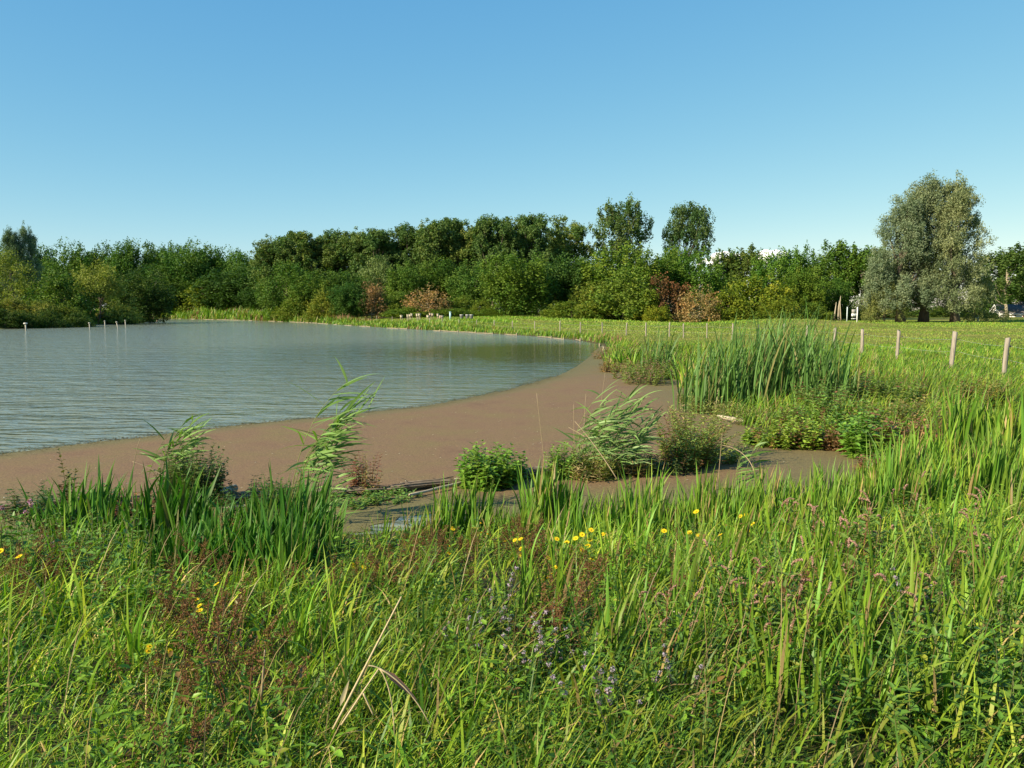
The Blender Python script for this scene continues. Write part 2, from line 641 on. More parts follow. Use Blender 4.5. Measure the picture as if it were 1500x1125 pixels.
# drifted flecks lying on and beside the weed
g = Geo()
N = 9000
ii = R0.integers(0, len(ed), N)
off = np.abs(R0.normal(0, 0.22, N)) * R0.random(N)
pos = np.stack([ed[ii, 0] + R0.normal(0, 0.2, N), ed[ii, 1] + off + 0.02, np.full(N, 0.007)], 1)
ang = R0.uniform(0, 2 * PI, N)
dr = np.stack([np.cos(ang), np.sin(ang), np.zeros(N)], 1)
up = np.tile([0, 0, 1.0], (N, 1))
cards(g, pos, dr, up, R0.uniform(0.015, 0.06, N), R0.uniform(0.012, 0.04, N), np.tile([0.15, 0.115, 0.05], (N, 1)) * R0.uniform(0.7, 1.2, (N, 1)))
N = 900
pos = np.stack([R0.uniform(-8, 5, N), 0, R0.uniform(0.011, 0.013, N)], 1) if False else np.stack([R0.uniform(-9, 5, N), R0.uniform(10.5, 26, N), np.full(N, 0.012)], 1)
pos = pos[sdf(pos[:, 0], pos[:, 1], outline) < 0]
N = len(pos)
ang = R0.uniform(0, 2 * PI, N)
dr = np.stack([np.cos(ang), np.sin(ang), np.full(N, 0.1)], 1)
cards(g, pos, dr, np.tile([0, 0, 1.0], (N, 1)), R0.uniform(0.015, 0.06, N), R0.uniform(0.01, 0.025, N), np.tile([0.5, 0.46, 0.36], (N, 1)) * R0.uniform(0.5, 1.2, (N, 1)))
tag(link('floating_debris', g.mesh('floating_debris', M_PETAL)), 'pale leaf scraps and weed flecks drifting on the water', 'debris', kind='stuff')

exec_parts = True
# ------------------------------------------------------------------ grass
GREENS = np.array([[0.130, 0.235, 0.018], [0.175, 0.275, 0.024], [0.085, 0.190, 0.016], [0.215, 0.270, 0.028], [0.060, 0.140, 0.020]])


def grass_cols(n, straw=0.06, mul=1.0, r=R0):
    c = GREENS[r.integers(0, len(GREENS), n)] * r.uniform(0.75, 1.25, (n, 1)) * mul
    k = r.random(n) < straw
    c[k] = np.array([0.36, 0.28, 0.12]) * r.uniform(0.6, 1.2, (k.sum(), 1))
    return c


def fan(n, a0, a1, d0, d1, p):
    ph = R0.uniform(rad(a0), rad(a1), n)
    d = d0 + (d1 - d0) * R0.random(n) ** p
    return np.tan(ph) * d, d, d


def patch(x, y, f, seed):
    """smooth 0..1 field used for patchiness"""
    return 0.5 + 0.25 * (np.sin(x * f + seed) * np.sin(y * f * 0.8 + seed * 2.1) + np.sin(x * f * 2.3 + y * f * 1.1 + seed) + 0.5 * np.sin(x * f * 4.1 - y * f * 3.3 + seed * 3)) / 1.25 * 1.6 - 0.0


def iris_gap(x, d):
    q = 750 + F * x / d
    return 1 - 0.5 * sm(170, 200, q) * sm(500, 470, q) * sm(5.2, 5.9, d) * sm(9, 8.2, d)


# near bank: a short dense under-layer
g = Geo()
x, y, d = fan(185000, -58, 58, 1.3, 13.5, 0.85)
s = sdf(x, y)
k = (s > -0.1) & (R0.random(len(x)) < 0.30 + 0.8 * patch(x, y, 1.3, 2))
x, y, d, s = x[k], y[k], d[k], s[k]
n = len(x)
z = H(x, y, s)
pt = patch(x, y, 0.9, 5)
hh = (0.14 + 0.18 * R0.random(n)) * (0.7 + 0.6 * pt) * (0.28 + 0.72 * sm(0.3, 3.6, s)) * iris_gap(x, d)
c = grass_cols(n, 0.08)
c *= (0.68 + 0.75 * patch(x, y, 0.6, 9))[:, None] * np.array([1.08, 1.0, 0.9])
blades(g, np.stack([x, y, z - 0.01], 1), hh, 0.0045 + 0.0008 * d, R0.normal(0.2, 1.7, n), R0.uniform(0, 0.5, n), R0.uniform(0.3, 1.6, n), c, 3, R0.normal(0, 0.7, n))
# tall blades above it
x, y, d = fan(44000, -58, 58, 1.5, 13.5, 0.8)
s = sdf(x, y)
k = (s > 0.0) & (R0.random(len(x)) < 1.5 * patch(x, y, 1.1, 4) ** 1.5)
x, y, d, s = x[k], y[k], d[k], s[k]
n = len(x)
z = H(x, y, s)
hh = R0.uniform(0.26, 0.55, n) * (0.22 + 0.78 * sm(0.3, 3.6, s)) * iris_gap(x, d) * (0.75 + 0.25 * sm(2, 5, d))
blades(g, np.stack([x, y, z - 0.01], 1), hh, R0.uniform(0.006, 0.016, n) + 0.0004 * d, R0.normal(0.15, 1.4, n), R0.uniform(0, 0.35, n), R0.uniform(0.4, 1.9, n), grass_cols(n, 0.06, 1.1) * (0.7 + 0.75 * patch(x, y, 0.7, 1))[:, None] * np.array([1.08, 1.0, 0.9]), 5, R0.normal(0, 0.6, n))
# fine flowering stalks
x, y, d = fan(700, -42, 42, 2.2, 12, 0.9)
s = sdf(x, y)
k = s > 0.3
x, y, d, s = x[k], y[k], d[k], s[k]
n = len(x)
blades(g, np.stack([x, y, H(x, y, s)], 1), R0.uniform(0.4, 0.75, n) * (0.4 + 0.6 * sm(0.3, 3, s)), 0.0025 + 0.0004 * d, R0.normal(0.1, 0.9, n), R0.uniform(0, 0.25, n), R0.uniform(0.1, 0.9, n),
       np.tile([0.27, 0.20, 0.09], (n, 1)) * R0.uniform(0.6, 1.2, (n, 1)), 4, R0.normal(0, 1, n), belly=0.7)
tag(link('bank_grass', g.mesh('bank_grass', M_GRASS)), 'long mixed green grass growing over the near bank', 'grass', kind='stuff')

# low broad-leaved ground cover among the grass
g = Geo()
x, y, d = fan(12500, -58, 58, 1.8, 13, 0.85)
s = sdf(x, y)
k = (s > 0.15) & (R0.random(len(x)) < 1.6 * patch(x, y, 1.7, 7) ** 2)
x, y, d, s = x[k], y[k], d[k], s[k]
n = len(x)
z = H(x, y, s)
ht = R0.uniform(0.12, 0.40, n) * (0.75 + 0.25 * sm(1, 5, d)) * (0.35 + 0.65 * sm(0.2, 3, s)) * iris_gap(x, d)
lx, ly = R0.normal(0.05, 0.08, n), R0.normal(0, 0.08, n)
pal = np.array([[0.13, 0.22, 0.025], [0.16, 0.25, 0.03], [0.09, 0.175, 0.03], [0.20, 0.20, 0.03], [0.17, 0.09, 0.035]])
cc = 1.0 * np.array([1.0, 1.12, 0.75]) * pal[R0.choice(5, n, p=[.32, .3, .2, .12, .06])] * R0.uniform(0.8, 1.2, (n, 1))
for j in range(11):
    t = (j // 2 + 1) / 6.0
    az = (j % 2) * PI + (j // 2) * 1.4 + x * 37.0
    b = np.stack([x + lx * t, y + ly * t, z + ht * t], 1)
    el = R0.uniform(0.05, 0.6, n)
    dr = np.stack([np.cos(az) * np.cos(el), np.sin(az) * np.cos(el), np.sin(el)], 1)
    nr = np.tile([0, 0, 1.0], (n, 1)) + R0.normal(0, 0.25, (n, 3))
    Lf = R0.uniform(0.035, 0.08, n) * (1.15 - 0.5 * t)
    leaves(g, b, dr, nr, Lf, Lf * R0.uniform(0.25, 0.48, n), cc * R0.uniform(0.85, 1.15, (n, 1)))
b = np.stack([x, y, z], 1)
blades(g, b, ht * 1.02, 0.005, np.arctan2(ly, lx), np.arctan(np.hypot(lx, ly) / ht), 0, cc * 0.9, 2, belly=0.05, tip=3)
tag(link('undergrowth', g.mesh('undergrowth', M_HERB)), 'low leafy herbs growing between the grasses of the near bank', 'undergrowth', kind='stuff')

# bank beyond the inlet up to the fence
g = Geo()
x, y, d = fan(105000, 3, 54, 11.5, 48, 0.95)
s = sdf(x, y)
k = (s > 0.0) & (x < 26.0)
x, y, d, s = x[k], y[k], d[k], s[k]
n = len(x)
z = H(x, y, s)
tall = sm(10, 5, s) * sm(19.5, 16, x)
pt = patch(x, y, 0.7, 3)
hh = (0.14 + 0.2 * R0.random(n)) * (1 - tall) + tall * R0.uniform(0.3, 0.7, n) * (0.55 + 0.7 * pt)
c = grass_cols(n, 0.05, 1.0)
br = R0.random(n) < 0.10 * tall
c[br] = np.array([0.17, 0.085, 0.04]) * R0.uniform(0.7, 1.3, (br.sum(), 1))
c *= (0.85 + 0.4 * patch(x, y, 0.35, 1))[:, None]
blades(g, np.stack([x, y, z - 0.01], 1), hh, (0.006 + 0.0006 * d) * R0.uniform(0.7, 1.3, n), R0.normal(0.1, 1.2, n), R0.uniform(0, 0.4, n), R0.uniform(0.2, 1.4, n), c, 3, R0.normal(0, 0.7, n))
tag(link('rank_grass', g.mesh('rank_grass', M_GRASS)), 'rank bright green grass between the inlet and the wire fence', 'grass', kind='stuff')

# grazed meadow behind the fence
g = Geo()
x, y, d = fan(300000, -16, 50, 18, 175, 1.15)
s = sdf(x, y)
k = (s > 3.0) & ((x > 15) | (y > 52))
x, y, d, s = x[k], y[k], d[k], s[k]
n = len(x)
z = H(x, y, s)
pt = patch(x, y, 0.11, 6) * 0.6 + patch(x, y, 0.5, 2) * 0.4
lush = patch(x, y, 0.05, 11)
hh = (0.04 + 0.09 * R0.random(n)) * (0.5 + pt) * (1 + 2.2 * sm(95, 125, d) * sm(0.45, 0.8, lush))
hh = hh + 0.80 * sm(124, 128, y) * sm(141.5, 139.5, y) * sm(-32, -29, x) * sm(2, -2, x) * R0.uniform(0.6, 1.1, n)
c = grass_cols(n, 0.0, 1.35)
straw = np.array([0.30, 0.26, 0.085])
f = np.clip((patch(x, y * 2.5, 0.10, 6) - 0.25) * 1.2 + 0.45 * sm(45, 60, y) * sm(115, 95, y), 0, 0.95) * R0.random(n)
c = c * (1 - f[:, None]) + straw * f[:, None]
blades(g, np.stack([x, y, z - 0.01], 1), hh, 0.0007 * d * R0.uniform(0.7, 1.4, n), R0.normal(0.1, 1.5, n), R0.uniform(0, 0.5, n), R0.uniform(0.2, 1.2, n), c, 2, R0.normal(0, 0.8, n))
tag(link('meadow_grass', g.mesh('meadow_grass', M_GRASS)), 'short yellow-green grazed grass of the meadow behind the fence', 'grass', kind='stuff')

# tall herbage along the far shore of the lake
g = Geo()
x, y, d = fan(230000, -30, 9, 38, 300, 0.9)
s = sdf(x, y)
wband = 2.5 + 5.5 * sm(60, 150, d)
k = (s > 0.1) & (s < wband) & (y > 40)
wband = wband[k]
x, y, d, s = x[k], y[k], d[k], s[k]
n = len(x)
z = H(x, y, s)
pt = patch(x, y, 0.35, 8) * 0.6 + patch(x, y, 1.4, 3) * 0.4
hh = R0.uniform(0.35, 0.75, n) * (0.5 + pt) * (1 + 2.3 * sm(150, 200, d)) * sm(wband, wband - 1.2, s)
c = grass_cols(n, 0.03, 1.0)
red = patch(x, y, 0.28, 2)
kk = R0.random(n) < np.clip((red - 0.55) * 1.6, 0.02, 0.55)
c[kk] = np.array([0.24, 0.13, 0.07]) * R0.uniform(0.6, 1.3, (kk.sum(), 1))
blades(g, np.stack([x, y, z - 0.02], 1), hh, 0.0010 * d * R0.uniform(0.7, 1.4, n), R0.normal(0.1, 1.2, n), R0.uniform(0, 0.3, n), R0.uniform(0.1, 0.9, n), c, 2, R0.normal(0, 0.8, n))
tag(link('shore_grass', g.mesh('shore_grass', M_GRASS)), 'tall green and rusty herbage fringing the far shore of the lake', 'grass', kind='stuff')
# ------------------------------------------------------------------ trees
def sphere_pts(n, r):
    v = r.normal(0, 1, (n, 3))
    return norm(v)


def crown(kind, seed, Ht, Rd, n, leaf, col, var=0.18, zb=0.2, k1=34, k2=11, open_=0.0):
    """leaf sprays set on small clumps that sit on larger limbs' ends"""
    r = np.random.default_rng(seed)
    g = Geo()
    z0 = zb * Ht
    u = sphere_pts(k1, r)
    if kind in ('poplar', 'isolated'):
        t = r.uniform(0, 1, k1) ** 0.85
        az = r.uniform(0, 2 * PI, k1)
        prof = np.where(t < 0.45, 0.62 + 0.85 * t, np.sqrt(np.clip(1 - ((t - 0.45) / 0.58) ** 2, 0.03, 1)))
        rr = Rd * 0.78 * prof * np.sqrt(r.uniform(0.25, 1, k1))
        c1 = np.stack([rr * np.cos(az), rr * np.sin(az), z0 + (Ht - z0) * (0.06 + 0.86 * t)], 1)
        s1 = np.array([0.28 * Rd, 0.28 * Rd, 0.36 * Rd])
    elif kind == 'willow':
        t = r.uniform(0, 1, k1)
        az = r.uniform(0, 2 * PI, k1)
        prof = np.sqrt(np.clip(1 - t ** 2.0, 0.04, 1)) * 0.95
        rr = Rd * 0.85 * prof * (1.0 - 0.28 * t) * np.sqrt(r.uniform(0.3, 1, k1))
        c1 = np.stack([rr * np.cos(az), rr * np.sin(az), z0 + (Ht - z0) * (0.05 + 0.88 * t)], 1)
        s1 = np.array([0.27 * Rd, 0.27 * Rd, 0.36 * Rd])
    elif kind == 'bush':
        u[:, 2] = np.abs(u[:, 2])
        c1 = u * np.array([Rd, Rd, Ht]) * (0.72 * r.uniform(0.45, 1, (k1, 1)) ** 0.5)
        c1[:, 2] += 0.06 * Ht
        s1 = np.array([0.30 * Rd, 0.30 * Rd, 0.26 * Ht])
    else:
        hh = (Ht - z0) / 2
        c1 = u * np.array([Rd, Rd, hh]) * (0.76 * r.uniform(0.35, 1, (k1, 1)) ** 0.5)
        c1[:, 2] += z0 + hh
        s1 = np.array([0.30 * Rd, 0.30 * Rd, 0.24 * (Ht - z0)])
    sc1 = r.uniform(0.7, 1.25, k1)
    c2 = (c1[:, None, :] + norm(r.normal(0, 1, (k1, k2, 3))) * s1 * sc1[:, None, None] * r.uniform(0.45, 1, (k1, k2, 1))).reshape(-1, 3)
    tone1 = np.repeat(r.normal(0, 0.5, k1), k2) + r.normal(0, 0.6, k1 * k2)
    c2[:, 2] = np.clip(c2[:, 2], 0.02 * Ht, None)
    m = len(c2)
    per = n // m
    s2 = s1 * 0.40
    if kind in ('poplar', 'isolated'):
        s2 = s1 * np.array([0.34, 0.34, 0.5])
    if kind == 'willow':
        s2 = s1 * np.array([0.42, 0.42, 0.44])
    off = norm(r.normal(0, 1, (m, per, 3))) * (r.uniform(0, 1, (m, per, 1)) ** 0.5)
    p = c2[:, None, :] + off * s2 * r.uniform(0.6, 1.35, (m, 1, 1))
    tone = np.repeat(tone1, per)
    p = p.reshape(-1, 3)
    off = off.reshape(-1, 3)
    ok = p[:, 2] > 0.0
    p, off, tone = p[ok], off[ok], tone[ok]
    N = len(p)
    nr = norm(off * 0.9 + r.normal(0, 0.55, (N, 3)) + np.array([0, 0, 0.35]))
    if kind == 'willow':
        dr = r.normal(0, 0.6, (N, 3)) + np.array([0.30, 0.0, 0.7])
        L, Wl = leaf * r.uniform(0.8, 1.4, N), leaf * r.uniform(0.32, 0.6, N)
    elif kind in ('poplar', 'isolated'):
        dr = r.normal(0, 0.6, (N, 3)) + np.array([0, 0, 0.7])
        L, Wl = leaf * r.uniform(0.7, 1.5, N), leaf * r.uniform(0.5, 0.9, N)
    else:
        dr = r.normal(0, 0.8, (N, 3)) + np.array([0, 0, 0.15])
        L, Wl = leaf * r.uniform(0.7, 1.4, N), leaf * r.uniform(0.55, 0.95, N)
    cc = np.array(col) * (1 + var * tone[:, None] * 0.8) * r.uniform(0.8, 1.2, (N, 1))
    cc[:, 0] *= 1 + (0.06 if kind == 'willow' else 0.16) * np.clip(tone, -1.5, 1.5)
    cards(g, p, dr, nr, L, Wl, np.clip(cc, 0.004, 0.9))
    return g, c1


def limbs(Ht, Rd, tips, seed, r0=None, top=0.6, lean=0.0, low=0.12, nb=12):
    r = np.random.default_rng(seed)
    g = Geo()
    r0 = r0 or Ht * 0.014
    ztop = Ht * top
    k = 7
    t = np.linspace(0, 1, k)
    path = np.stack([lean * t ** 2 + 0.012 * Ht * np.sin(t * 4 + seed), 0.012 * Ht * np.sin(t * 3 + seed * 2), -0.25 + (ztop + 0.25) * t], 1)
    tube(g, path, r0 * np.concatenate([[1.45], 1 - 0.72 * t[1:]]), 8)
    order = r.permutation(len(tips))[:nb]
    for i in order:
        tp = tips[i]
        zs = min(ztop * 0.92, max(low * Ht, tp[2] * r.uniform(0.35, 0.65)))
        f = np.clip((zs + 0.25) / (ztop + 0.25), 0, 1)
        st = np.array([np.interp(f, t, path[:, 0]), np.interp(f, t, path[:, 1]), zs])
        md = (st + tp) / 2 + np.array([0, 0, -0.06 * Ht])
        md[:2] = st[:2] + (tp[:2] - st[:2]) * 0.65
        tube(g, bez(st, md, tp, 6), np.linspace(r0 * 0.42, r0 * 0.08, 6), 5)
    return g


LIB = {}


def proto(key, kind, seed, Ht, Rd, n, leaf, col, bark, **kw):
    nb = kw.pop('nb', 12)
    r0 = kw.pop('r0', None)
    top = kw.pop('top', 0.62)
    gc, tips = crown(kind, seed, Ht, Rd, n, leaf, col, **kw)
    gt = limbs(Ht, Rd, tips, seed, r0, top, nb=nb)
    LIB.setdefault(key, []).append((gc.mesh(key + '_crown', M_TREE), gt.mesh(key + '_trunk', bark, True), Ht, Rd))


G_POP = (0.090, 0.145, 0.042)
G_OAK = (0.082, 0.145, 0.027)
G_OLV = (0.125, 0.165, 0.027)
G_WIL = (0.155, 0.200, 0.128)
for i in range(4):
    proto('poplar', 'poplar', 20 + i, 27, 6.0, 26000, 0.36, G_POP, M_BARK, zb=0.10, k1=64, k2=11)
for i in range(2):
    proto('isolated', 'isolated', 30 + i, 26, 7.4, 14000, 0.40, (0.08, 0.130, 0.042), M_BARK, zb=0.50 if i else 0.46, k1=44, k2=10, top=0.85, nb=22)
for i in range(4):
    proto('round', 'round', 40 + i, 15, 6.0, 20000, 0.34, G_OAK, M_BARK, zb=0.0, k1=52, k2=12)
for i in range(3):
    proto('bush', 'bush', 50 + i, 7.5, 5.0, 11000, 0.28, G_OLV, M_BARK, k1=46, k2=12, top=0.5)
for i in range(2):
    proto('dry', 'bush', 60 + i, 6.0, 3.6, 3600, 0.24, (0.24, 0.185, 0.10), M_PALEBARK, k1=30, k2=10, top=0.5, nb=26)
for i in range(3):
    proto('willow', 'willow', 70 + i, 24, 6.6, 52000, 0.29, G_WIL, M_BARK, zb=0.12, k1=70, k2=12, r0=0.62, top=0.66, nb=16)
for i in range(2):
    proto('sallow', 'willow', 80 + i, 9.5, 5.2, 12000, 0.26, (0.165, 0.195, 0.060), M_BARK, zb=0.03, k1=44, k2=11, top=0.5)
for i in range(2):
    proto('street', 'round', 90 + i, 17, 5.0, 9000, 0.40, (0.078, 0.125, 0.03), M_PALEBARK, zb=0.22, k1=30, k2=11, top=0.75)

RT = np.random.default_rng(77)
CNT = {}


def tree(key, px, ytop, wpx, d, label, cat='tree', name=None, tint=(1, 1, 1), group=None, ybot=None, yaw=None, flat=1.0):
    lst = LIB[key]
    i = CNT.get(key, 0)
    CNT[key] = i + 1
    mc, mt, Ht, Rd = lst[i % len(lst)]
    p = PD(px, ytop, d)
    zb = Hs(p[0], p[1])
    h = p[2] - zb
    sx = wpx * d / F / (2 * Rd) * 1.42
    o = thing(name or {'poplar': 'poplar_tree', 'isolated': 'poplar_tree', 'round': 'broadleaf_tree', 'bush': 'bush', 'dry': 'dry_bush', 'willow': 'willow_tree',
                       'sallow': 'willow_bush', 'street': 'broadleaf_tree'}[key], label, cat, (p[0], p[1], zb), group)
    o.rotation_euler = (0, 0, RT.uniform(0, 2 * PI) if yaw is None else yaw)
    o.scale = (sx, sx * flat, h / Ht)
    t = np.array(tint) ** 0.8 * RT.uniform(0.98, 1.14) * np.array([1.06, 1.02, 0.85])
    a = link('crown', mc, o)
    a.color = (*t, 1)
    link('trunk', mt, o)
    return o


ORD = ['first', 'second', 'third', 'fourth', 'fifth', 'sixth', 'seventh', 'eighth', 'ninth', 'tenth', 'eleventh', 'twelfth', 'thirteenth', 'fourteenth', 'fifteenth',
       'sixteenth', 'seventeenth', 'eighteenth', 'nineteenth', 'twentieth']

# bank on the lake's west side
tree('sallow', 8, 374, 105, 155, 'olive willow bush above the bramble bank where the lake leaves the picture', 'bush', tint=(0.85, 0.95, 0.6), yaw=0)
tree('bush', 88, 392, 78, 152, 'dark green bush between two paler willow bushes on the lake bank', 'bush', tint=(0.5, 0.75, 0.8))
tree('sallow', 143, 389, 92, 160, 'pale yellow-green willow bush leaning over the lake behind the white stakes', 'bush', tint=(1.05, 1.1, 0.75), yaw=0.3)
tree('round', 205, 394, 72, 176, 'dark dense bush at the tip of the lake bank, overhanging the water', 'bush', name='bush', tint=(0.45, 0.5, 0.6))  # shade on the side away from the sun is put into the tint
tree('willow', 14, 338, 40, 215, 'grey-green tree, lower twin of the pair above the willow bushes', tint=(0.62, 0.8, 0.85))
tree('willow', 38, 331, 36, 218, 'grey-green tree, taller twin of the pair above the willow bushes', tint=(0.62, 0.8, 0.85))
for i, (px, yt, w, hh) in enumerate([(-25, 436, 60, 1), (18, 432, 46, 1), (52, 436, 44, 1), (86, 440, 44, 1), (112, 452, 30, 1)]):
    tree('bush', px, yt, w * 1.25, 128 + i * 2, ['bramble thicket running out of the picture along the lake', 'tan-topped bramble thicket above the single capped stake',
         'bramble thicket with straw-coloured top on the lake bank, between two others', 'bramble thicket beside the dark bush on the lake bank',
         'low end of the bramble bank next to the pale willow bush'][i], 'bramble', name='bramble_thicket', tint=[(1.15, 1.05, 1.2), (1.5, 1.2, 1.8), (1.35, 1.15, 1.7), (1.0, 1.0, 1.1), (0.8, 0.95, 0.9)][i])
row = [(-60, 352, 60), (-20, 356, 52), (62, 362, 40), (98, 358, 50), (130, 361, 46), (160, 358, 48), (187, 354, 46), (214, 359, 46), (243, 351, 46), (272, 355, 50), (304, 361, 50), (334, 368, 46), (362, 364, 48)]
for i, (px, yt, w) in enumerate(row):
    tree('round', px, yt, w * 1.25, 292 + (i % 3) * 8, ORD[i] + ' tree in the dark row behind the lake head, counted towards the poplars', tint=[(0.75, 0.9, 0.95), (0.9, 0.95, 0.8), (0.65, 0.82, 0.95)][i % 3], group='trees behind the head of the lake')
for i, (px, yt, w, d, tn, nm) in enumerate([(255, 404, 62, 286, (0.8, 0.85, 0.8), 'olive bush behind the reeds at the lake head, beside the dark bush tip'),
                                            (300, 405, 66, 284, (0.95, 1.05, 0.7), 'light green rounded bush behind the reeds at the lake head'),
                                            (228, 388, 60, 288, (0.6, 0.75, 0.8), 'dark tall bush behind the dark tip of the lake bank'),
                                            (340, 395, 80, 280, (0.42, 0.55, 0.75), 'very dark shaded tree standing behind the reeds at the lake head'),  # this dark tint and the next two carry the shade of the mass
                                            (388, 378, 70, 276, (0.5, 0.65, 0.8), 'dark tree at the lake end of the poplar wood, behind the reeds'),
                                            (388, 418, 56, 268, (0.4, 0.55, 0.75), 'low shade-tinted bush under the dark tree behind the reeds')]):
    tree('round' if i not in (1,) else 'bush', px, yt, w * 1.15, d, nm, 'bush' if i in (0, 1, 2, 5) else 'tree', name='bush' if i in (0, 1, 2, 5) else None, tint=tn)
# poplar wood
pop = [(404, 346, 46), (432, 339, 48), (462, 338, 50), (492, 339, 50), (520, 336, 50), (546, 335, 46), (573, 337, 46), (602, 329, 50), (631, 321, 52), (660, 319, 52), (692, 322, 50), (723, 317, 50), (752, 316, 48), (786, 312, 52), (827, 312, 54)]
for i, (px, yt, w) in enumerate(pop):
    tree('poplar', px, yt - 3, w * 1.35, 226 + (i * 7) % 11, ORD[i] + ' poplar of the tall dark wood, counted from its lake end', tint=[(1, 1, 1), (0.9, 1.0, 1.1), (1.1, 1.05, 0.9), (0.85, 0.95, 1.05)][i % 4], group='poplars of the tall wood')
for i, (px, yt, w) in enumerate([(418, 350, 60), (475, 348, 60), (535, 350, 60), (590, 345, 60), (645, 336, 60), (708, 334, 60), (770, 330, 56), (806, 335, 44)]):
    tree('poplar', px, yt, w * 1.1, 246, ORD[i] + ' poplar of the hidden second rank, seen through gaps in the front rank', tint=(0.8, 0.9, 1.0), group='second rank of poplars')
tree('isolated', 912, 296, 72, 236, 'larger lone poplar with open crown rising above the mixed bushes', tint=(0.95, 1.0, 0.95), yaw=0.4)
tree('isolated', 1008, 303, 64, 240, 'smaller lone poplar with open crown, set apart from the larger one', tint=(0.85, 0.95, 1.05), yaw=2.1)
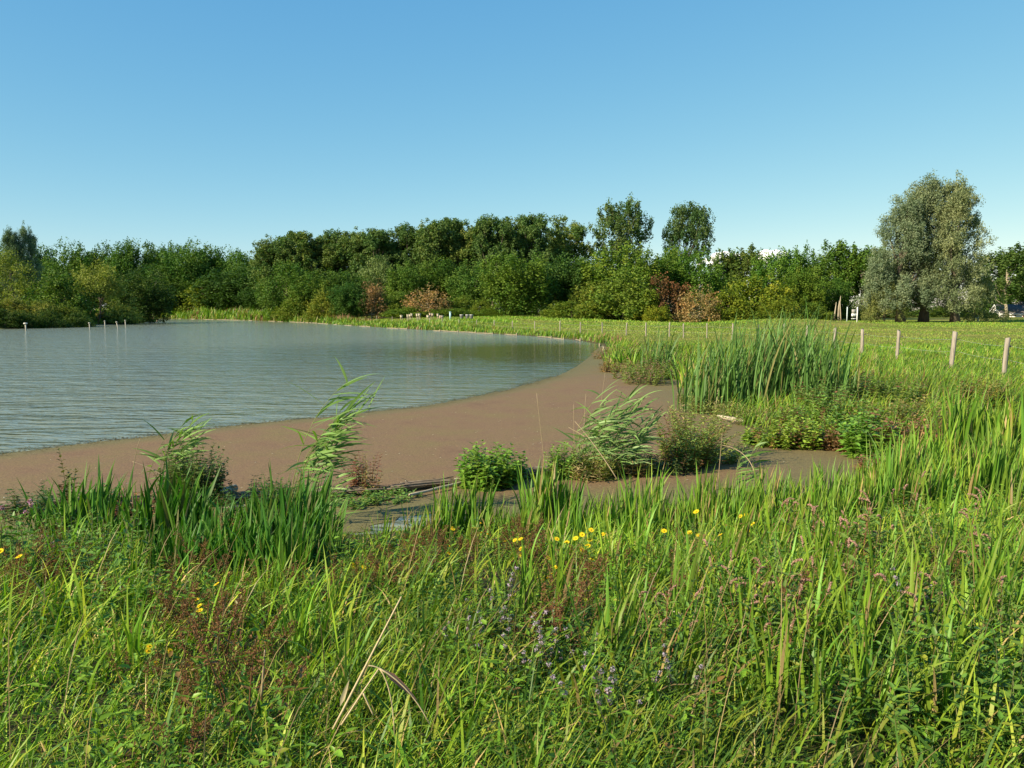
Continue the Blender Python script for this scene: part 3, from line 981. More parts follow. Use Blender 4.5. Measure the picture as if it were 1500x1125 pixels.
# understorey in front of the poplars
mid = [('round', 420, 384, 70, 206, (0.72, 0.85, 0.85), 'dark round tree below the poplars, close behind the reeds', 'tree'),
       ('round', 462, 398, 66, 198, (0.95, 1.0, 0.85), 'mid-green tree below the poplars above the yellowish bush', 'tree'),
       ('round', 505, 392, 56, 202, (0.7, 0.85, 0.9), 'dark upright tree between mid-green and grey-green trees below the poplars', 'tree'),
       ('sallow', 551, 382, 64, 206, (0.75, 0.95, 1.3), 'grey-green rounded tree below the poplars', 'tree'),
       ('round', 600, 383, 56, 200, (0.9, 0.95, 0.85), 'mid-green tree just above the tan dry bush', 'tree'),
       ('round', 645, 378, 60, 204, (0.9, 0.95, 0.8), 'tree with dark gaps between the tan bush and the big leafy tree', 'tree'),
       ('round', 690, 384, 58, 198, (0.75, 0.9, 0.9), 'dark tree beside the big leafy tree at the wood edge', 'tree'),
       ('round', 757, 367, 86, 168, (1.0, 1.05, 0.85), 'big leafy tree with sunlit flank bulging out of the wood edge', 'tree'),
       ('round', 818, 372, 70, 180, (0.55, 0.7, 0.85), 'dark shaded tree beside the big leafy tree', 'tree'),  # tint carries the shade beside the sunlit flank
       ('bush', 440, 428, 60, 196, (0.75, 0.85, 0.7), 'low green bush behind the reed fringe below the dark round tree', 'bush'),
       ('bush', 473, 421, 44, 180, (1.05, 0.95, 0.8), 'yellow-brown bush at the wood edge over the lake', 'bush'),
       ('round', 510, 414, 46, 178, (0.6, 0.8, 0.9), 'dark green rounded bush next to the rust-brown bush', 'bush'),
       ('dry', 543, 404, 44, 178, (0.6, 0.52, 0.5), 'rust-brown dry bush at the wood edge', 'bush'),
       ('bush', 584, 424, 44, 180, (0.7, 0.9, 0.8), 'small green bush between the two dry bushes', 'bush'),
       ('dry', 627, 412, 58, 174, (1.05, 0.95, 0.85), 'tan dry bush at the wood edge behind the beehives', 'bush'),
       ('bush', 672, 428, 46, 178, (0.85, 1.0, 0.8), 'green bush beside the tan dry bush', 'bush'),
       ('bush', 703, 436, 40, 176, (0.95, 1.05, 0.8), 'low yellowish bush at the foot of the big leafy tree', 'bush'),
       ('bush', 600, 447, 60, 172, (0.7, 0.95, 0.7), 'low weedy thicket behind the beehives', 'bush'),
       ('bush', 660, 449, 60, 170, (0.75, 1.05, 0.7), 'low weedy thicket behind the pale blue box', 'bush'),
       ('bush', 712, 452, 46, 168, (0.75, 1.0, 0.7), 'low weedy thicket behind the dark low boxes', 'bush'),
       ('bush', 838, 438, 70, 160, (0.95, 1.05, 0.8), 'low green bush at the end of the dark shaded tree', 'bush'),
       ('bush', 868, 405, 64, 168, (0.95, 0.95, 0.9), 'olive bush with orange tinges beside the dark shaded tree', 'bush'),
       ('round', 905, 360, 92, 178, (1.15, 1.1, 0.75), 'tall olive tree below the larger lone poplar', 'tree'),
       ('round', 858, 372, 60, 186, (0.85, 0.95, 0.85), 'green tree filling the gap between poplar wood and olive tree', 'tree'),
       ('round', 952, 366, 70, 182, (0.95, 0.95, 0.75), 'brown-green tree between the two lone poplars', 'tree'),
       ('bush', 915, 392, 100, 160, (0.78, 0.95, 0.85), 'broad dark olive bush in front of the tall olive tree', 'bush'),
       ('bush', 952, 420, 46, 156, (1.2, 1.25, 0.6), 'bright yellow-green bush just before the red-brown bush', 'bush'),
       ('dry', 979, 393, 58, 158, (0.46, 0.29, 0.26), 'dark red-brown bush among the green bushes', 'bush'),
       ('bush', 962, 446, 34, 150, (1.3, 1.15, 0.6), 'small yellow bush at the foot of the red-brown bush', 'bush'),
       ('round', 988, 362, 56, 190, (0.85, 1.0, 0.8), 'green tree below the smaller lone poplar', 'tree'),
       ('round', 1022, 368, 62, 182, (0.8, 1.0, 0.75), 'deep green tree above the straw-coloured bush', 'tree'),
       ('dry', 1026, 411, 54, 152, (1.0, 0.98, 0.8), 'straw-coloured twiggy bush beside the yellow-olive bushes', 'bush'),
       ('street', 1060, 369, 46, 200, (0.85, 0.95, 0.9), 'thin-crowned tree with white cloud showing through', 'tree'),
       ('street', 1092, 362, 50, 200, (0.9, 0.9, 0.85), 'thin-crowned tree just before the white cloud', 'tree'),
       ('bush', 1068, 418, 66, 154, (0.95, 1.0, 0.6), 'yellow-olive bush behind the tips of the bulrushes', 'bush'),
       ('bush', 1108, 396, 84, 158, (1.05, 1.05, 0.55), 'large yellow-olive bush turning gold on top', 'bush'),
       ('bush', 1140, 432, 50, 150, (0.95, 1.0, 0.6), 'low olive bush at the meadow end of the gold-topped bush', 'bush'),
       ('round', 1140, 359, 58, 190, (0.9, 1.12, 0.85), 'full green tree behind the gold-topped bush', 'tree'),
       ('round', 1184, 359, 56, 196, (0.8, 1.0, 0.9), 'green tree with a higher neighbour on its meadow side', 'tree'),
       ('round', 1178, 392, 56, 170, (1.2, 1.1, 0.7), 'yellowish lower tree in front of the green row', 'tree'),
       ('street', 1226, 357, 58, 188, (0.95, 1.2, 0.75), 'bright green tree above the pale slender trunks', 'tree'),
       ('round', 1222, 408, 44, 176, (0.7, 0.9, 0.8), 'dark small tree over the pale slender trunks', 'tree'),
       ('street', 1262, 361, 54, 184, (0.9, 1.15, 0.75), 'bright green tree over the notice board', 'tree'),
       ('bush', 1262, 440, 34, 178, (0.9, 1.1, 0.7), 'green bush behind the notice board', 'bush'),
       ('street', 1290, 366, 48, 186, (0.9, 1.15, 0.75), 'bright green tree half hidden by the big willows', 'tree'),
       ('bush', 1180, 440, 60, 160, (0.7, 0.9, 0.75), 'dark bush under the yellowish lower tree', 'bush'),
       ('street', 1480, 361, 66, 236, (0.75, 0.9, 0.95), 'tree with pale trunk standing before the white house', 'tree'),
       ('round', 1452, 405, 46, 262, (0.9, 1.0, 1.0), 'grey-green tree behind the gable of the white house', 'tree'),
       ('street', 1530, 358, 66, 262, (0.75, 0.9, 0.95), 'tree behind the roof of the white house', 'tree'),
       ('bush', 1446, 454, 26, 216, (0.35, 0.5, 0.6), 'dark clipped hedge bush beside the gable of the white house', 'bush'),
       ('round', 1500, 395, 50, 270, (0.8, 0.95, 0.9), 'dark tree rising behind the ridge of the white house', 'tree')]
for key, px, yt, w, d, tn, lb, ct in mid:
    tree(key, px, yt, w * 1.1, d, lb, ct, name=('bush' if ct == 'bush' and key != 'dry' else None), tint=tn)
# the big willows on the meadow
tree('willow', 1325, 292, 86, 150, 'big grey willow, lowest of the three standing together on the meadow', tint=(0.95, 1.0, 1.05), yaw=0)
tree('willow', 1362, 264, 92, 152, 'big grey willow with the broadest crown, middle of the three on the meadow', tint=(1.0, 1.0, 0.95), yaw=0.5)
tree('willow', 1405, 261, 84, 149, 'big grey willow on the house side of the three on the meadow', tint=(1.05, 1.0, 0.85), yaw=-0.3)
tree('sallow', 1430, 392, 66, 153, 'low willow bush at the house side of the big willows', 'bush', tint=(0.85, 0.9, 1.2), yaw=0)
tree('sallow', 1298, 404, 56, 150, 'low willow bush under the lowest big willow', 'bush', tint=(1.0, 1.0, 1.2), yaw=0)

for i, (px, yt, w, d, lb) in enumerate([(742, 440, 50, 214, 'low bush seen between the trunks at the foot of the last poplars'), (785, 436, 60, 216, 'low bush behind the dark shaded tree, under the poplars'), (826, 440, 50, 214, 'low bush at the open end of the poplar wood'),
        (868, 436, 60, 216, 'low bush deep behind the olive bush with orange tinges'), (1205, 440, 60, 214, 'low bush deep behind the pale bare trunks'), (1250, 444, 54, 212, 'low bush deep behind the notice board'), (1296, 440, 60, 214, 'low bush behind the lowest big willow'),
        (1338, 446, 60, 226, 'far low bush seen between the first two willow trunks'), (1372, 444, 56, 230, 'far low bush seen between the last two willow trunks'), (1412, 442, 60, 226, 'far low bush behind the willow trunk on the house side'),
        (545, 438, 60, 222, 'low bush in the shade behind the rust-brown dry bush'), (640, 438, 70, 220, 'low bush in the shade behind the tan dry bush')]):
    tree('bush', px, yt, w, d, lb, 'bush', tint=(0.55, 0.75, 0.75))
for i, (px, yt, w, d, lb) in enumerate([(-30, 440, 60, 120, 'shade-tinted thicket hanging over the water before the brambles, at the picture edge'), (6, 449, 46, 119, 'shade-tinted thicket hanging over the water below the straw-coloured brambles'), (40, 451, 46, 122, 'shade-tinted thicket at the waterline behind the lone capped stake'),
        (76, 452, 44, 126, 'shade-tinted thicket at the waterline below the bramble beside the dark bush'), (110, 455, 40, 131, 'shade-tinted thicket at the waterline next to the pale willow bush'), (172, 448, 46, 163, 'shade-tinted low growth at the waterline under the pale willow bush')]):
    tree('bush', px, yt, w, d, lb, 'thicket', name='thicket', tint=(0.28, 0.42, 0.5))  # added bushes, tinted near black to paint the shaded foot of the bank

# clouds low on the horizon
g = Geo()
rc = np.random.default_rng(5)
for (px, py, w, h_) in [(1070, 371, 40, 9), (1040, 376, 30, 6), (1128, 369, 34, 9), (1150, 375, 40, 6)]:
    for j in range(9):
        c = PD(px + rc.normal(0, w * 0.35), py + 9 + rc.normal(0, h_ * 0.25), 5200 + rc.uniform(-80, 80))
        a = np.linspace(0, 2 * PI, 15)
        b = np.linspace(-PI / 2, PI / 2, 9)
        rr = h_ * 4.2 * rc.uniform(0.55, 1.0)
        V = np.array([[c[0] + 1.5 * rr * math.cos(q) * math.cos(p), c[1] + rr * math.sin(q) * math.cos(p), c[2] + rr * math.sin(p)] for p in b for q in a])
        V += rc.normal(0, rr * 0.05, V.shape)
        g.add(V, [(i * 15 + k, i * 15 + k + 1, i * 15 + k + 16, i * 15 + k + 15) for i in range(8) for k in range(14)], (1, 1, 1))
m_cloud = plain('cloud', (0.92, 0.92, 0.92), 1.0, 0.03, 0.01)
tag(link('clouds', g.mesh('clouds', m_cloud, True)), 'small white clouds low behind the green trees', 'clouds', kind='stuff')

M_HIVECAP = plain('stake_cap', (0.55, 0.53, 0.46), 0.6, 0.1, 4.0)
M_STAKE = plain('bleached_stake', (0.34, 0.32, 0.26), 0.7, 0.15, 4.0)
# ------------------------------------------------------------------ fence
RF = np.random.default_rng(3)
posts = [(1640, 25.0 - 9.5), (1548, 21.5), (1472, 25.4), (1394, 29.2), (1314, 34.0), (1263, 39.0), (1222, 44.5), (1181, 50), (1148, 54), (1110, 57.0), (1072, 59.5), (1035, 62), (1001, 64), (980, 67), (946, 70), (917, 74), (882, 78),
         (850, 82), (820, 86), (783, 90), (751, 95), (724, 101), (698, 107), (673, 113), (648, 119), (629, 125), (612, 132), (598, 139), (575, 147), (552, 156)]
fence = thing('wire_fence', 'low wire fence on split weathered wooden posts along the meadow edge', 'fence', (0, 0, 0))
tops = []
pos_all = []
for i, (px, d) in enumerate(posts):
    X = (px - 750) / F * d / 1.0
    z = Hs(X, d)
    hgt = RF.uniform(1.12, 1.26) * (1.0 if i < 9 else 0.88)
    w = RF.uniform(0.066, 0.082) if i < 8 else RF.uniform(0.045, 0.056)
    g = Geo()
    lx, ly = RF.normal(0.02, 0.035) * 1.0, RF.normal(0, 0.03)
    if i == 3:
        lx = 0.10
    k = 7
    t = np.linspace(0, 1, k)
    cx, cy = lx * t + 0.008 * np.sin(t * 5 + i), ly * t
    ns = 8
    an = np.arange(ns) * 2 * PI / ns
    rr = w * (1 + RF.normal(0, 0.10, ns))
    V = np.stack([np.stack([cx[j] + rr * np.cos(an) * (1 + RF.normal(0, .03)), cy[j] + rr * np.sin(an), np.full(ns, -0.4 + (hgt + 0.4) * t[j])], 1) for j in range(k)])
    V[-1, :, 2] += RF.normal(0, 0.018, ns) + 0.03 * np.cos(an + i)
    q = [(j * ns + s, j * ns + (s + 1) % ns, (j + 1) * ns + (s + 1) % ns, (j + 1) * ns + s) for j in range(k - 1) for s in range(ns)]
    T0 = (k - 1) * ns
    q += [(T0, T0 + 1, T0 + 2, T0 + 3), (T0, T0 + 3, T0 + 4, T0 + 7), (T0 + 4, T0 + 5, T0 + 6, T0 + 7)]
    g.add(V.reshape(-1, 3), q, (1, 1, 1))
    p = link('post', g.mesh('post', M_POST), fence, (X, d, z))
    tops.append(np.array([X + lx * 0.85, d + ly, z + hgt * 0.80]))
    pos_all.append((X, d, z, hgt, lx))
    if i < 9:
        gi = Geo()
        tube(gi, [(w * 0.8 + lx * 0.8, 0, hgt * 0.80), (w + 0.03 + lx * 0.8, 0, hgt * 0.80), (w + 0.07 + lx * 0.8, 0, hgt * 0.80), (w + 0.085 + lx * 0.8, 0, hgt * 0.80)], [0.012, 0.012, 0.028, 0.028], 6)
        link('insulator', gi.mesh('insulator', M_BLACK), p)
for off in (0.0, -0.42):
    g = Geo()
    pts = []
    for a, b in zip(tops[:-1], tops[1:]):
        for t in np.linspace(0, 1, 6)[:-1]:
            q = a * (1 - t) + b * t
            pts.append(q + np.array([0.12, 0, off - 0.05 * 4 * t * (1 - t)]))
    pts.append(tops[-1] + np.array([0.12, 0, off]))
    tube(g, pts, 0.003, 4)
    link('wire', g.mesh('wire', M_WIRE), fence)

# pale timber edging along the far waterline
edging = thing('timber_edging', 'pale timber edging of short rails pinned along the far waterline', 'edging', (0, 0, 0))
path = [np.array(p, float) for p in SHORE[22:34]]
path[-1] = np.array([-108., 272.])
acc = 0
for a, b in zip(path[:-1], path[1:]):
    L = np.linalg.norm(b - a)
    dv = (b - a) / L
    t = 0.0
    while t < L - 0.6 and acc < 97:
        ln = RF.uniform(2.2, 6.0)
        e = min(t + ln, L)
        if RF.random() < 0.7:
            g = Geo()
            s0, s1 = a + dv * t, a + dv * (e - 0.1)
            nrm = np.array([dv[1], -dv[0]]) * 0.0
            zz = RF.uniform(0.02, 0.07)
            d_ = max(s0[1], 40)
            r_ = 0.025 + 0.00025 * d_
            inw = np.array([-0.25, -0.05])
            tube(g, [(s0[0] + inw[0], s0[1] + inw[1], zz + RF.normal(0, .02)), *[(s0[0] * (1 - q) + s1[0] * q + inw[0] + RF.normal(0, .03), s0[1] * (1 - q) + s1[1] * q + inw[1], zz) for q in (.33, .66)],
                     (s1[0] + inw[0], s1[1] + inw[1], zz + RF.normal(0, .03))], r_, 6)
            tube(g, [(s0[0] + inw[0] - .06, s0[1] - .06, -0.4), (s0[0] + inw[0] - .06, s0[1] - .06, zz + RF.uniform(.08, .25))], 0.05, 5)
            link('rail', g.mesh('rail', M_WOOD), edging)
            acc += 1
        t += ln + (RF.uniform(0.5, 3) if RF.random() < 0.2 else 0.05)

# capped white stakes standing in the lake
stk = [(38, 473, 484, 'white stake with a broad flat cap, standing alone in the lake before the brambles', 0.16),
       (131.5, 472.5, 483, 'slim white stake, first of the loose group before the pale willow bush', 0.09),
       (154, 469.5, 480.5, 'white stake standing farther out behind the row, second from the lone capped stake', 0.07),
       (172.5, 471, 482, 'slightly leaning white stake before the pale willow bush', 0.09),
       (184, 468.5, 480, 'white stake standing before the dark overhanging bush, last of the group', 0.07)]
for px, yt, yb, lb, capr in stk:
    b = P(px, yb, 0.0)
    top = PD(px, yt, b[1])[2] * 0.85
    o = thing('water_stake', lb, 'stake', b, 'white stakes in the lake')
    g = Geo()
    ln = 0.12 if 'leaning' in lb else 0.02
    tube(g, [(ln, 0, -0.6), (0, 0, 0.2), (-ln, 0, top)], 0.085 if capr > .1 else 0.06, 8)
    link('shaft', g.mesh('shaft', M_STAKE), o)
    g = Geo()
    tube(g, [(-ln, 0, top), (-ln, 0, top + 0.1), (-ln, 0, top + 0.16)], [capr * 1.5, capr * 1.5, capr * 1.2], 10)
    link('cap', g.mesh('cap', M_STAKE if capr < .1 else M_HIVECAP), o)

# small wooden jetty end under the dark bush
o = thing('landing_stage', 'small low wooden landing stage under the dark bush at the lake bank', 'jetty', P(221, 471.5, 0.0))
g = Geo()
for k in range(9):
    g.box((-1.7 + k * 0.4, -1.0, 0.52 + 0.006 * (k % 3)), (-1.34 + k * 0.4, 1.0, 0.60 + 0.006 * (k % 3)))
link('deck', g.mesh('deck', M_WOOD), o)
for sx in (-1.6, 1.75):
    for sy in (-0.85, 0.85):
        g = Geo()
        tube(g, [(sx, sy, -0.8), (sx, sy, 0.515)], 0.10, 8)
        link('leg', g.mesh('leg', M_STICK), o)

# beehives and boxes on the far meadow
M_HIVE = plain('hive_cream', (0.48, 0.42, 0.30), 0.7, 0.1, 3.0)
M_HIVE2 = plain('hive_pink', (0.55, 0.36, 0.30), 0.7, 0.12, 3.0)
M_BLUE = plain('pale_blue_plastic', (0.36, 0.52, 0.55), 0.5, 0.08, 2.0)
M_DARKBOX = plain('dark_box', (0.06, 0.06, 0.055), 0.7, 0.2, 3.0)
hv = [(588, 461, 'cream beehive standing alone at the wood end of the hive row', 0), (597, 460, 'low cream beehive, first of the close group of three', 0), (600.5, 459.8, 'cream beehive in the middle of the close group of three', 0),
      (603, 458.5, 'cream beehive standing tallest in the close group of three', 0), (611, 459, 'cream beehive of the close pair, on its dry bush side', 0), (614.5, 458.6, 'cream beehive of the close pair, on its meadow side', 0),
      (627, 461, 'faded low beehive beside the pinkish hives', 0), (630, 458, 'pinkish beehive standing before the tan dry bush', 1), (633.5, 458.5, 'cream-topped beehive touching the pinkish hive', 0),
      (641.5, 459, 'cream beehive on the near side of a dark gap in the row', 0), (645, 461.5, 'pinkish low beehive next to the cream one after the gap', 1), (647.5, 461.3, 'narrow pale beehive at the end of the low pinkish ones', 0)]
for i, (px, yt, lb, kd) in enumerate(hv):
    d = 141 + (i % 3) * 1.2
    p = PD(px, yt + 0.6, d)
    zb = Hs(p[0], p[1])
    top = p[2] - zb
    o = thing('beehive', lb, 'beehive', (p[0], p[1], zb), 'beehives on the far meadow')
    o.rotation_euler = (0, 0, RF.uniform(-0.4, 0.4))
    wv = RF.uniform(0.13, 0.18)
    lo = max(0.2, top - 0.42)
    g = Geo()
    g.box((-wv, -0.22, lo), (wv, 0.22, top - 0.09))
    link('hive_box', g.mesh('hive_box', M_HIVE2 if kd else M_HIVE), o)
    g = Geo()
    g.box((-wv - .04, -0.26, top - 0.088), (wv + .04, 0.26, top))
    link('lid', g.mesh('lid', M_HIVE), o)
    for sx in (-1, 1):
        for sy in (-1, 1):
            g = Geo()
            g.box((sx * (wv - .04) - .025, sy * .17 - .025, -0.1), (sx * (wv - .04) + .025, sy * .17 + .025, lo - 0.002))
            link('leg', g.mesh('leg', M_WOOD), o)
p = PD(659.5, 456.5, 141)
zb = Hs(p[0], p[1])
o = thing('bin', 'pale blue upright box on the far meadow, between hives and dark boxes', 'box', (p[0], p[1], zb))
g = Geo()
tube(g, [(0, 0, -0.05), (0, 0, (p[2] - zb) * .5), (0, 0, p[2] - zb - 0.12)], [0.14, 0.15, 0.16], 8)
link('body', g.mesh('body', M_BLUE), o)
g = Geo()
tube(g, [(0, 0, p[2] - zb - 0.118), (0, 0, p[2] - zb - 0.03), (0, 0, p[2] - zb)], [0.19, 0.19, 0.13], 8)
link('lid', g.mesh('lid', M_BLUE), o)
for i, (px, lb) in enumerate([(676, 'dark low box with white lid, on the hive side of its row'), (684.5, 'black low box with white lid in the middle of its row'), (690.5, 'dark grey low box at the bush end of its row')]):
    p = PD(px, 460.8, 141)
    zb = Hs(p[0], p[1])
    o = thing('low_box', lb, 'box', (p[0], p[1], zb), 'low dark boxes on the far meadow')
    tp = p[2] - zb
    g = Geo()
    g.box((-0.26, -0.25, -0.05), (0.26, 0.25, tp - 0.10))
    link('box_body', g.mesh('box_body', M_DARKBOX), o)
    g = Geo()
    g.box((-0.29, -0.28, tp - 0.098), (0.29, 0.28, tp - 0.02))
    link('lid', g.mesh('lid', M_WHITE), o)

# notice board at the far side of the meadow
M_BOARDG = plain('board_grey', (0.23, 0.22, 0.20), 0.6, 0.15, 2.0)
M_POSTB = plain('pale_blue_post', (0.50, 0.58, 0.56), 0.6, 0.08, 2.0)
p = PD(1256, 450, 145)
zb = Hs(p[0], p[1])
o = thing('notice_board', 'white and grey notice board on a white post beside a pale blue post', 'notice board', (p[0], p[1], zb))
pxm = 145 / F
tp = p[2] - zb
g = Geo()
g.box((-0.085, -0.085, -0.3), (0.085, 0.085, tp + 0.02))
link('post', g.mesh('post', M_WHITE), o)
g = Geo()
g.box((-15.3 * pxm, -0.08, -0.3), (-14.2 * pxm, 0.08, tp + 0.05))
link('post', g.mesh('post', M_POSTB), o)
g = Geo()
g.box((-8.3 * pxm, -0.05, tp - 1.55), (-0.087, 0.05, tp - 1.08))
link('white_panel', g.mesh('white_panel', M_WHITE), o)
g = Geo()
g.box((-8.0 * pxm, -0.05, tp - 1.075), (-0.087, 0.05, tp - 0.35))
link('grey_panel', g.mesh('grey_panel', M_BOARDG), o)
g = Geo()
g.box((-8.3 * pxm, -0.05, tp - 2.0), (-0.087, 0.05, tp - 1.86))
link('rail', g.mesh('rail', M_WHITE), o)
# pale slender trunks
for i, (px, yt) in enumerate([(1224, 452), (1228.5, 450), (1230.5, 443)]):
    p = PD(px, yt, 158)
    zb = Hs(p[0], p[1])
    g = Geo()
    hh = p[2] - zb
    tube(g, [(0.3 * (i - 1), 0, -0.2), (0.12 * (i - 1), 0, hh * 0.5), (0.0, 0, hh), (0.1, 0, hh + 1.2)], [0.17, 0.15, 0.11, 0.04], 7)
    o = link('bare_trunk', g.mesh('bare_trunk', M_PALEBARK, True), None, (p[0], p[1], zb))
    tag(o, ['shortest pale bare trunk under the bright green trees', 'middle pale bare trunk under the bright green trees', 'tallest pale bare trunk, beside the notice board'][i], 'tree trunk', 'pale bare trunks by the notice board')
# white gate posts near the willows
p = PD(1433, 459, 158)
zb = Hs(p[0], p[1])
hh = p[2] - zb
o = thing('gate', 'white wooden gate post with a short rail beside the big willows', 'gate', (p[0], p[1], zb))
g = Geo()
g.box((-0.12, -0.1, -0.3), (0.12, 0.1, hh))
link('post', g.mesh('post', M_WHITE), o)
g = Geo()
g.box((-0.75, -0.06, -0.3), (-0.58, 0.06, hh * 0.95))
link('post', g.mesh('post', M_WHITE), o)
g = Geo()
g.box((-0.578, -0.04, hh * 0.42), (-0.122, 0.04, hh * 0.52))
link('rail', g.mesh('rail', M_WHITE), o)

# white house
M_WALL = plain('white_render', (0.74, 0.71, 0.64), 0.8, 0.05, 1.0)
M_ROOF = plain('dark_roof_tile', (0.085, 0.078, 0.072), 0.85, 0.25, 3.0, 0.3)
M_RED = plain('red_door', (0.22, 0.03, 0.02), 0.5, 0.15, 3.0)
M_GLASS, nt, n_, l_, b_ = newmat('window_glass')
b_.inputs['Base Color'].default_value = (0.03, 0.04, 0.045, 1)
b_.inputs['Roughness'].default_value = 0.05
M_CONS = plain('grey_green_frame', (0.33, 0.38, 0.35), 0.6, 0.1, 2.0)
D = 240
hp = PD(1466, 466, D)
zb = Hs(hp[0], D)
k = D / F
house = thing('white_house', 'white gabled house with dark grey roof and red door beyond the willows', 'house', (hp[0], hp[1], zb))
house.rotation_euler = (0, 0, rad(-14))
z_e = PD(0, 459.5, D)[2] - zb
z_r = PD(0, 447, D)[2] - zb
wd = 5.2
Lh = 16.0
g = Geo()
g.add([(0, 0, -.3), (Lh, 0, -.3), (Lh, 2 * wd, -.3), (0, 2 * wd, -.3), (0, 0, z_e), (Lh, 0, z_e), (Lh, 2 * wd, z_e), (0, 2 * wd, z_e), (0, wd, z_r), (Lh, wd, z_r)],
      [(0, 1, 5, 4), (2, 3, 7, 6), (3, 0, 4, 7), (1, 2, 6, 5), (4, 8, 7, 4), (5, 6, 9, 5)][:4], (1, 1, 1))
g2 = Geo()
V = [(0, 0, z_e), (0, wd, z_r), (0, 2 * wd, z_e), (Lh, 0, z_e), (Lh, wd, z_r), (Lh, 2 * wd, z_e), (0, wd, z_e), (Lh, wd, z_e)]
g.add(V, [(0, 6, 2, 1), (3, 4, 5, 7)], (1, 1, 1))
link('wall', g.mesh('wall', M_WALL), house)
g = Geo()
ov = 0.35
for sgn in (0, 1):
    y0, y1 = (-ov, wd) if sgn == 0 else (2 * wd + ov, wd)
    ze = z_e - ov * (z_r - z_e) / wd
    V = [(-ov, y0, ze + 0.06), (Lh + ov, y0, ze + 0.06), (Lh + ov, y1, z_r + 0.06), (-ov, y1, z_r + 0.06)]
    V += [(a, b, c + 0.2) for a, b, c in V]
    g.add(V, [(0, 1, 2, 3), (7, 6, 5, 4), (0, 4, 5, 1), (1, 5, 6, 2), (2, 6, 7, 3), (3, 7, 4, 0)], (1, 1, 1))
roof = link('roof', g.mesh('roof', M_ROOF), house)
g = Geo()
g.box((6.2, wd - .4, z_r - 0.4), (7.0, wd + .4, z_r + 1.0))
link('chimney', g.mesh('chimney', M_ROOF), roof)
g = Geo()
for (ya, za, yb_, zb_) in ((-ov, z_e - ov * (z_r - z_e) / wd, wd, z_r), (2 * wd + ov, z_e - ov * (z_r - z_e) / wd, wd, z_r)):
    V = [(-ov - .06, ya, za - 0.15), (-ov - .06, yb_, zb_ - 0.15), (-ov - .06, yb_, zb_ + 0.28), (-ov - .06, ya, za + 0.28)]
    V += [(-ov - .004, b, c) for a, b, c in V]
    g.add(V, [(0, 1, 2, 3), (7, 6, 5, 4), (0, 4, 5, 1), (3, 2, 6, 7)], (1, 1, 1))
g.box((-ov, -ov - .06, z_e - 0.3), (Lh + ov, -ov - .004, z_e + 0.02))
link('fascia', g.mesh('fascia', M_WHITE), house)


def win(name, x0, x1, z0, z1, mat, gable=False):
    gf = Geo()
    gp = Geo()
    if gable:
        gf.box((-0.06, x0, z0), (-0.003, x1, z1))
        gp.box((-0.075, x0 + .12, z0 + .12), (-0.063, x1 - .12, z1 - .12))
    else:
        gf.box((x0, -0.06, z0), (x1, -0.003, z1))
        gp.box((x0 + .1, -0.075, z0 + .1), (x1 - .1, -0.063, z1 - .1))
    f = link(name, gf.mesh(name, M_WHITE), house)
    link('pane', gp.mesh('pane', mat), f)


win('window', 1.0, 2.2, 0.6, z_e - 0.5, M_GLASS)
win('window', 2.9, 3.9, 0.6, z_e - 0.5, M_GLASS)
win('door', 5.4, 6.7, -0.05, z_e - 0.4, M_RED)
win('window', 8.2, 10.6, 0.3, z_e - 0.5, M_GLASS)
win('window', wd - 1.0, wd + 1.0, 0.6, 1.9, M_GLASS, True)
g = Geo()
g.box((9.6, -3.2, z_e - .35), (Lh, -0.42, z_e - .2))
for q in range(5):
    g.box((9.6 + q * 1.58, -3.2, -.2), (9.74 + q * 1.58, -3.06, z_e - .352))
g.box((9.741, -3.15, 0.85), (Lh - .1, -3.09, 0.95))
link('conservatory', g.mesh('conservatory', M_CONS), house)

# ------------------------------------------------------------------ plants
RP = np.random.default_rng(21)


def ground_at(px, d, py=800):
    p = PD(px, py, d)
    return p[0], d, Hs(p[0], d)


def sword(n, h, w, spread, seed, col=(0.075, 0.175, 0.018), lean=0.12, bend=0.5, wind=0.25, dead=0.08, fold=0.12):
    """tuft of sword-shaped leaves rising from one root"""
    r = np.random.default_rng(seed)
    g = Geo()
    a = r.uniform(0, 2 * PI, n)
    rr = spread * np.sqrt(r.random(n))
    b = np.stack([rr * np.cos(a), rr * np.sin(a), np.full(n, -0.04)], 1)
    az = np.where(r.random(n) < 0.5, a, r.normal(0.1, 0.8, n))
    c = np.array(col) * r.uniform(0.75, 1.3, (n, 1)) * np.stack([r.uniform(0.85, 1.3, n), np.ones(n), r.uniform(0.8, 1.3, n)], 1)
    dd = r.random(n) < dead
    c[dd] = np.array([0.36, 0.27, 0.12]) * r.uniform(0.6, 1.1, (dd.sum(), 1))
    bn = r.uniform(0.05, 1, n) ** 2.2 * bend * 2.2 + 0.05
    blades(g, b, h * r.uniform(0.6, 1.08, n), w * r.uniform(0.7, 1.2, n), az, np.abs(r.normal(lean, 0.09, n)), bn + wind * 0.3, c, 7, r.normal(0, 0.9, n), fold=fold, belly=0.35, tip=2.2, pw=2.0)
    return g


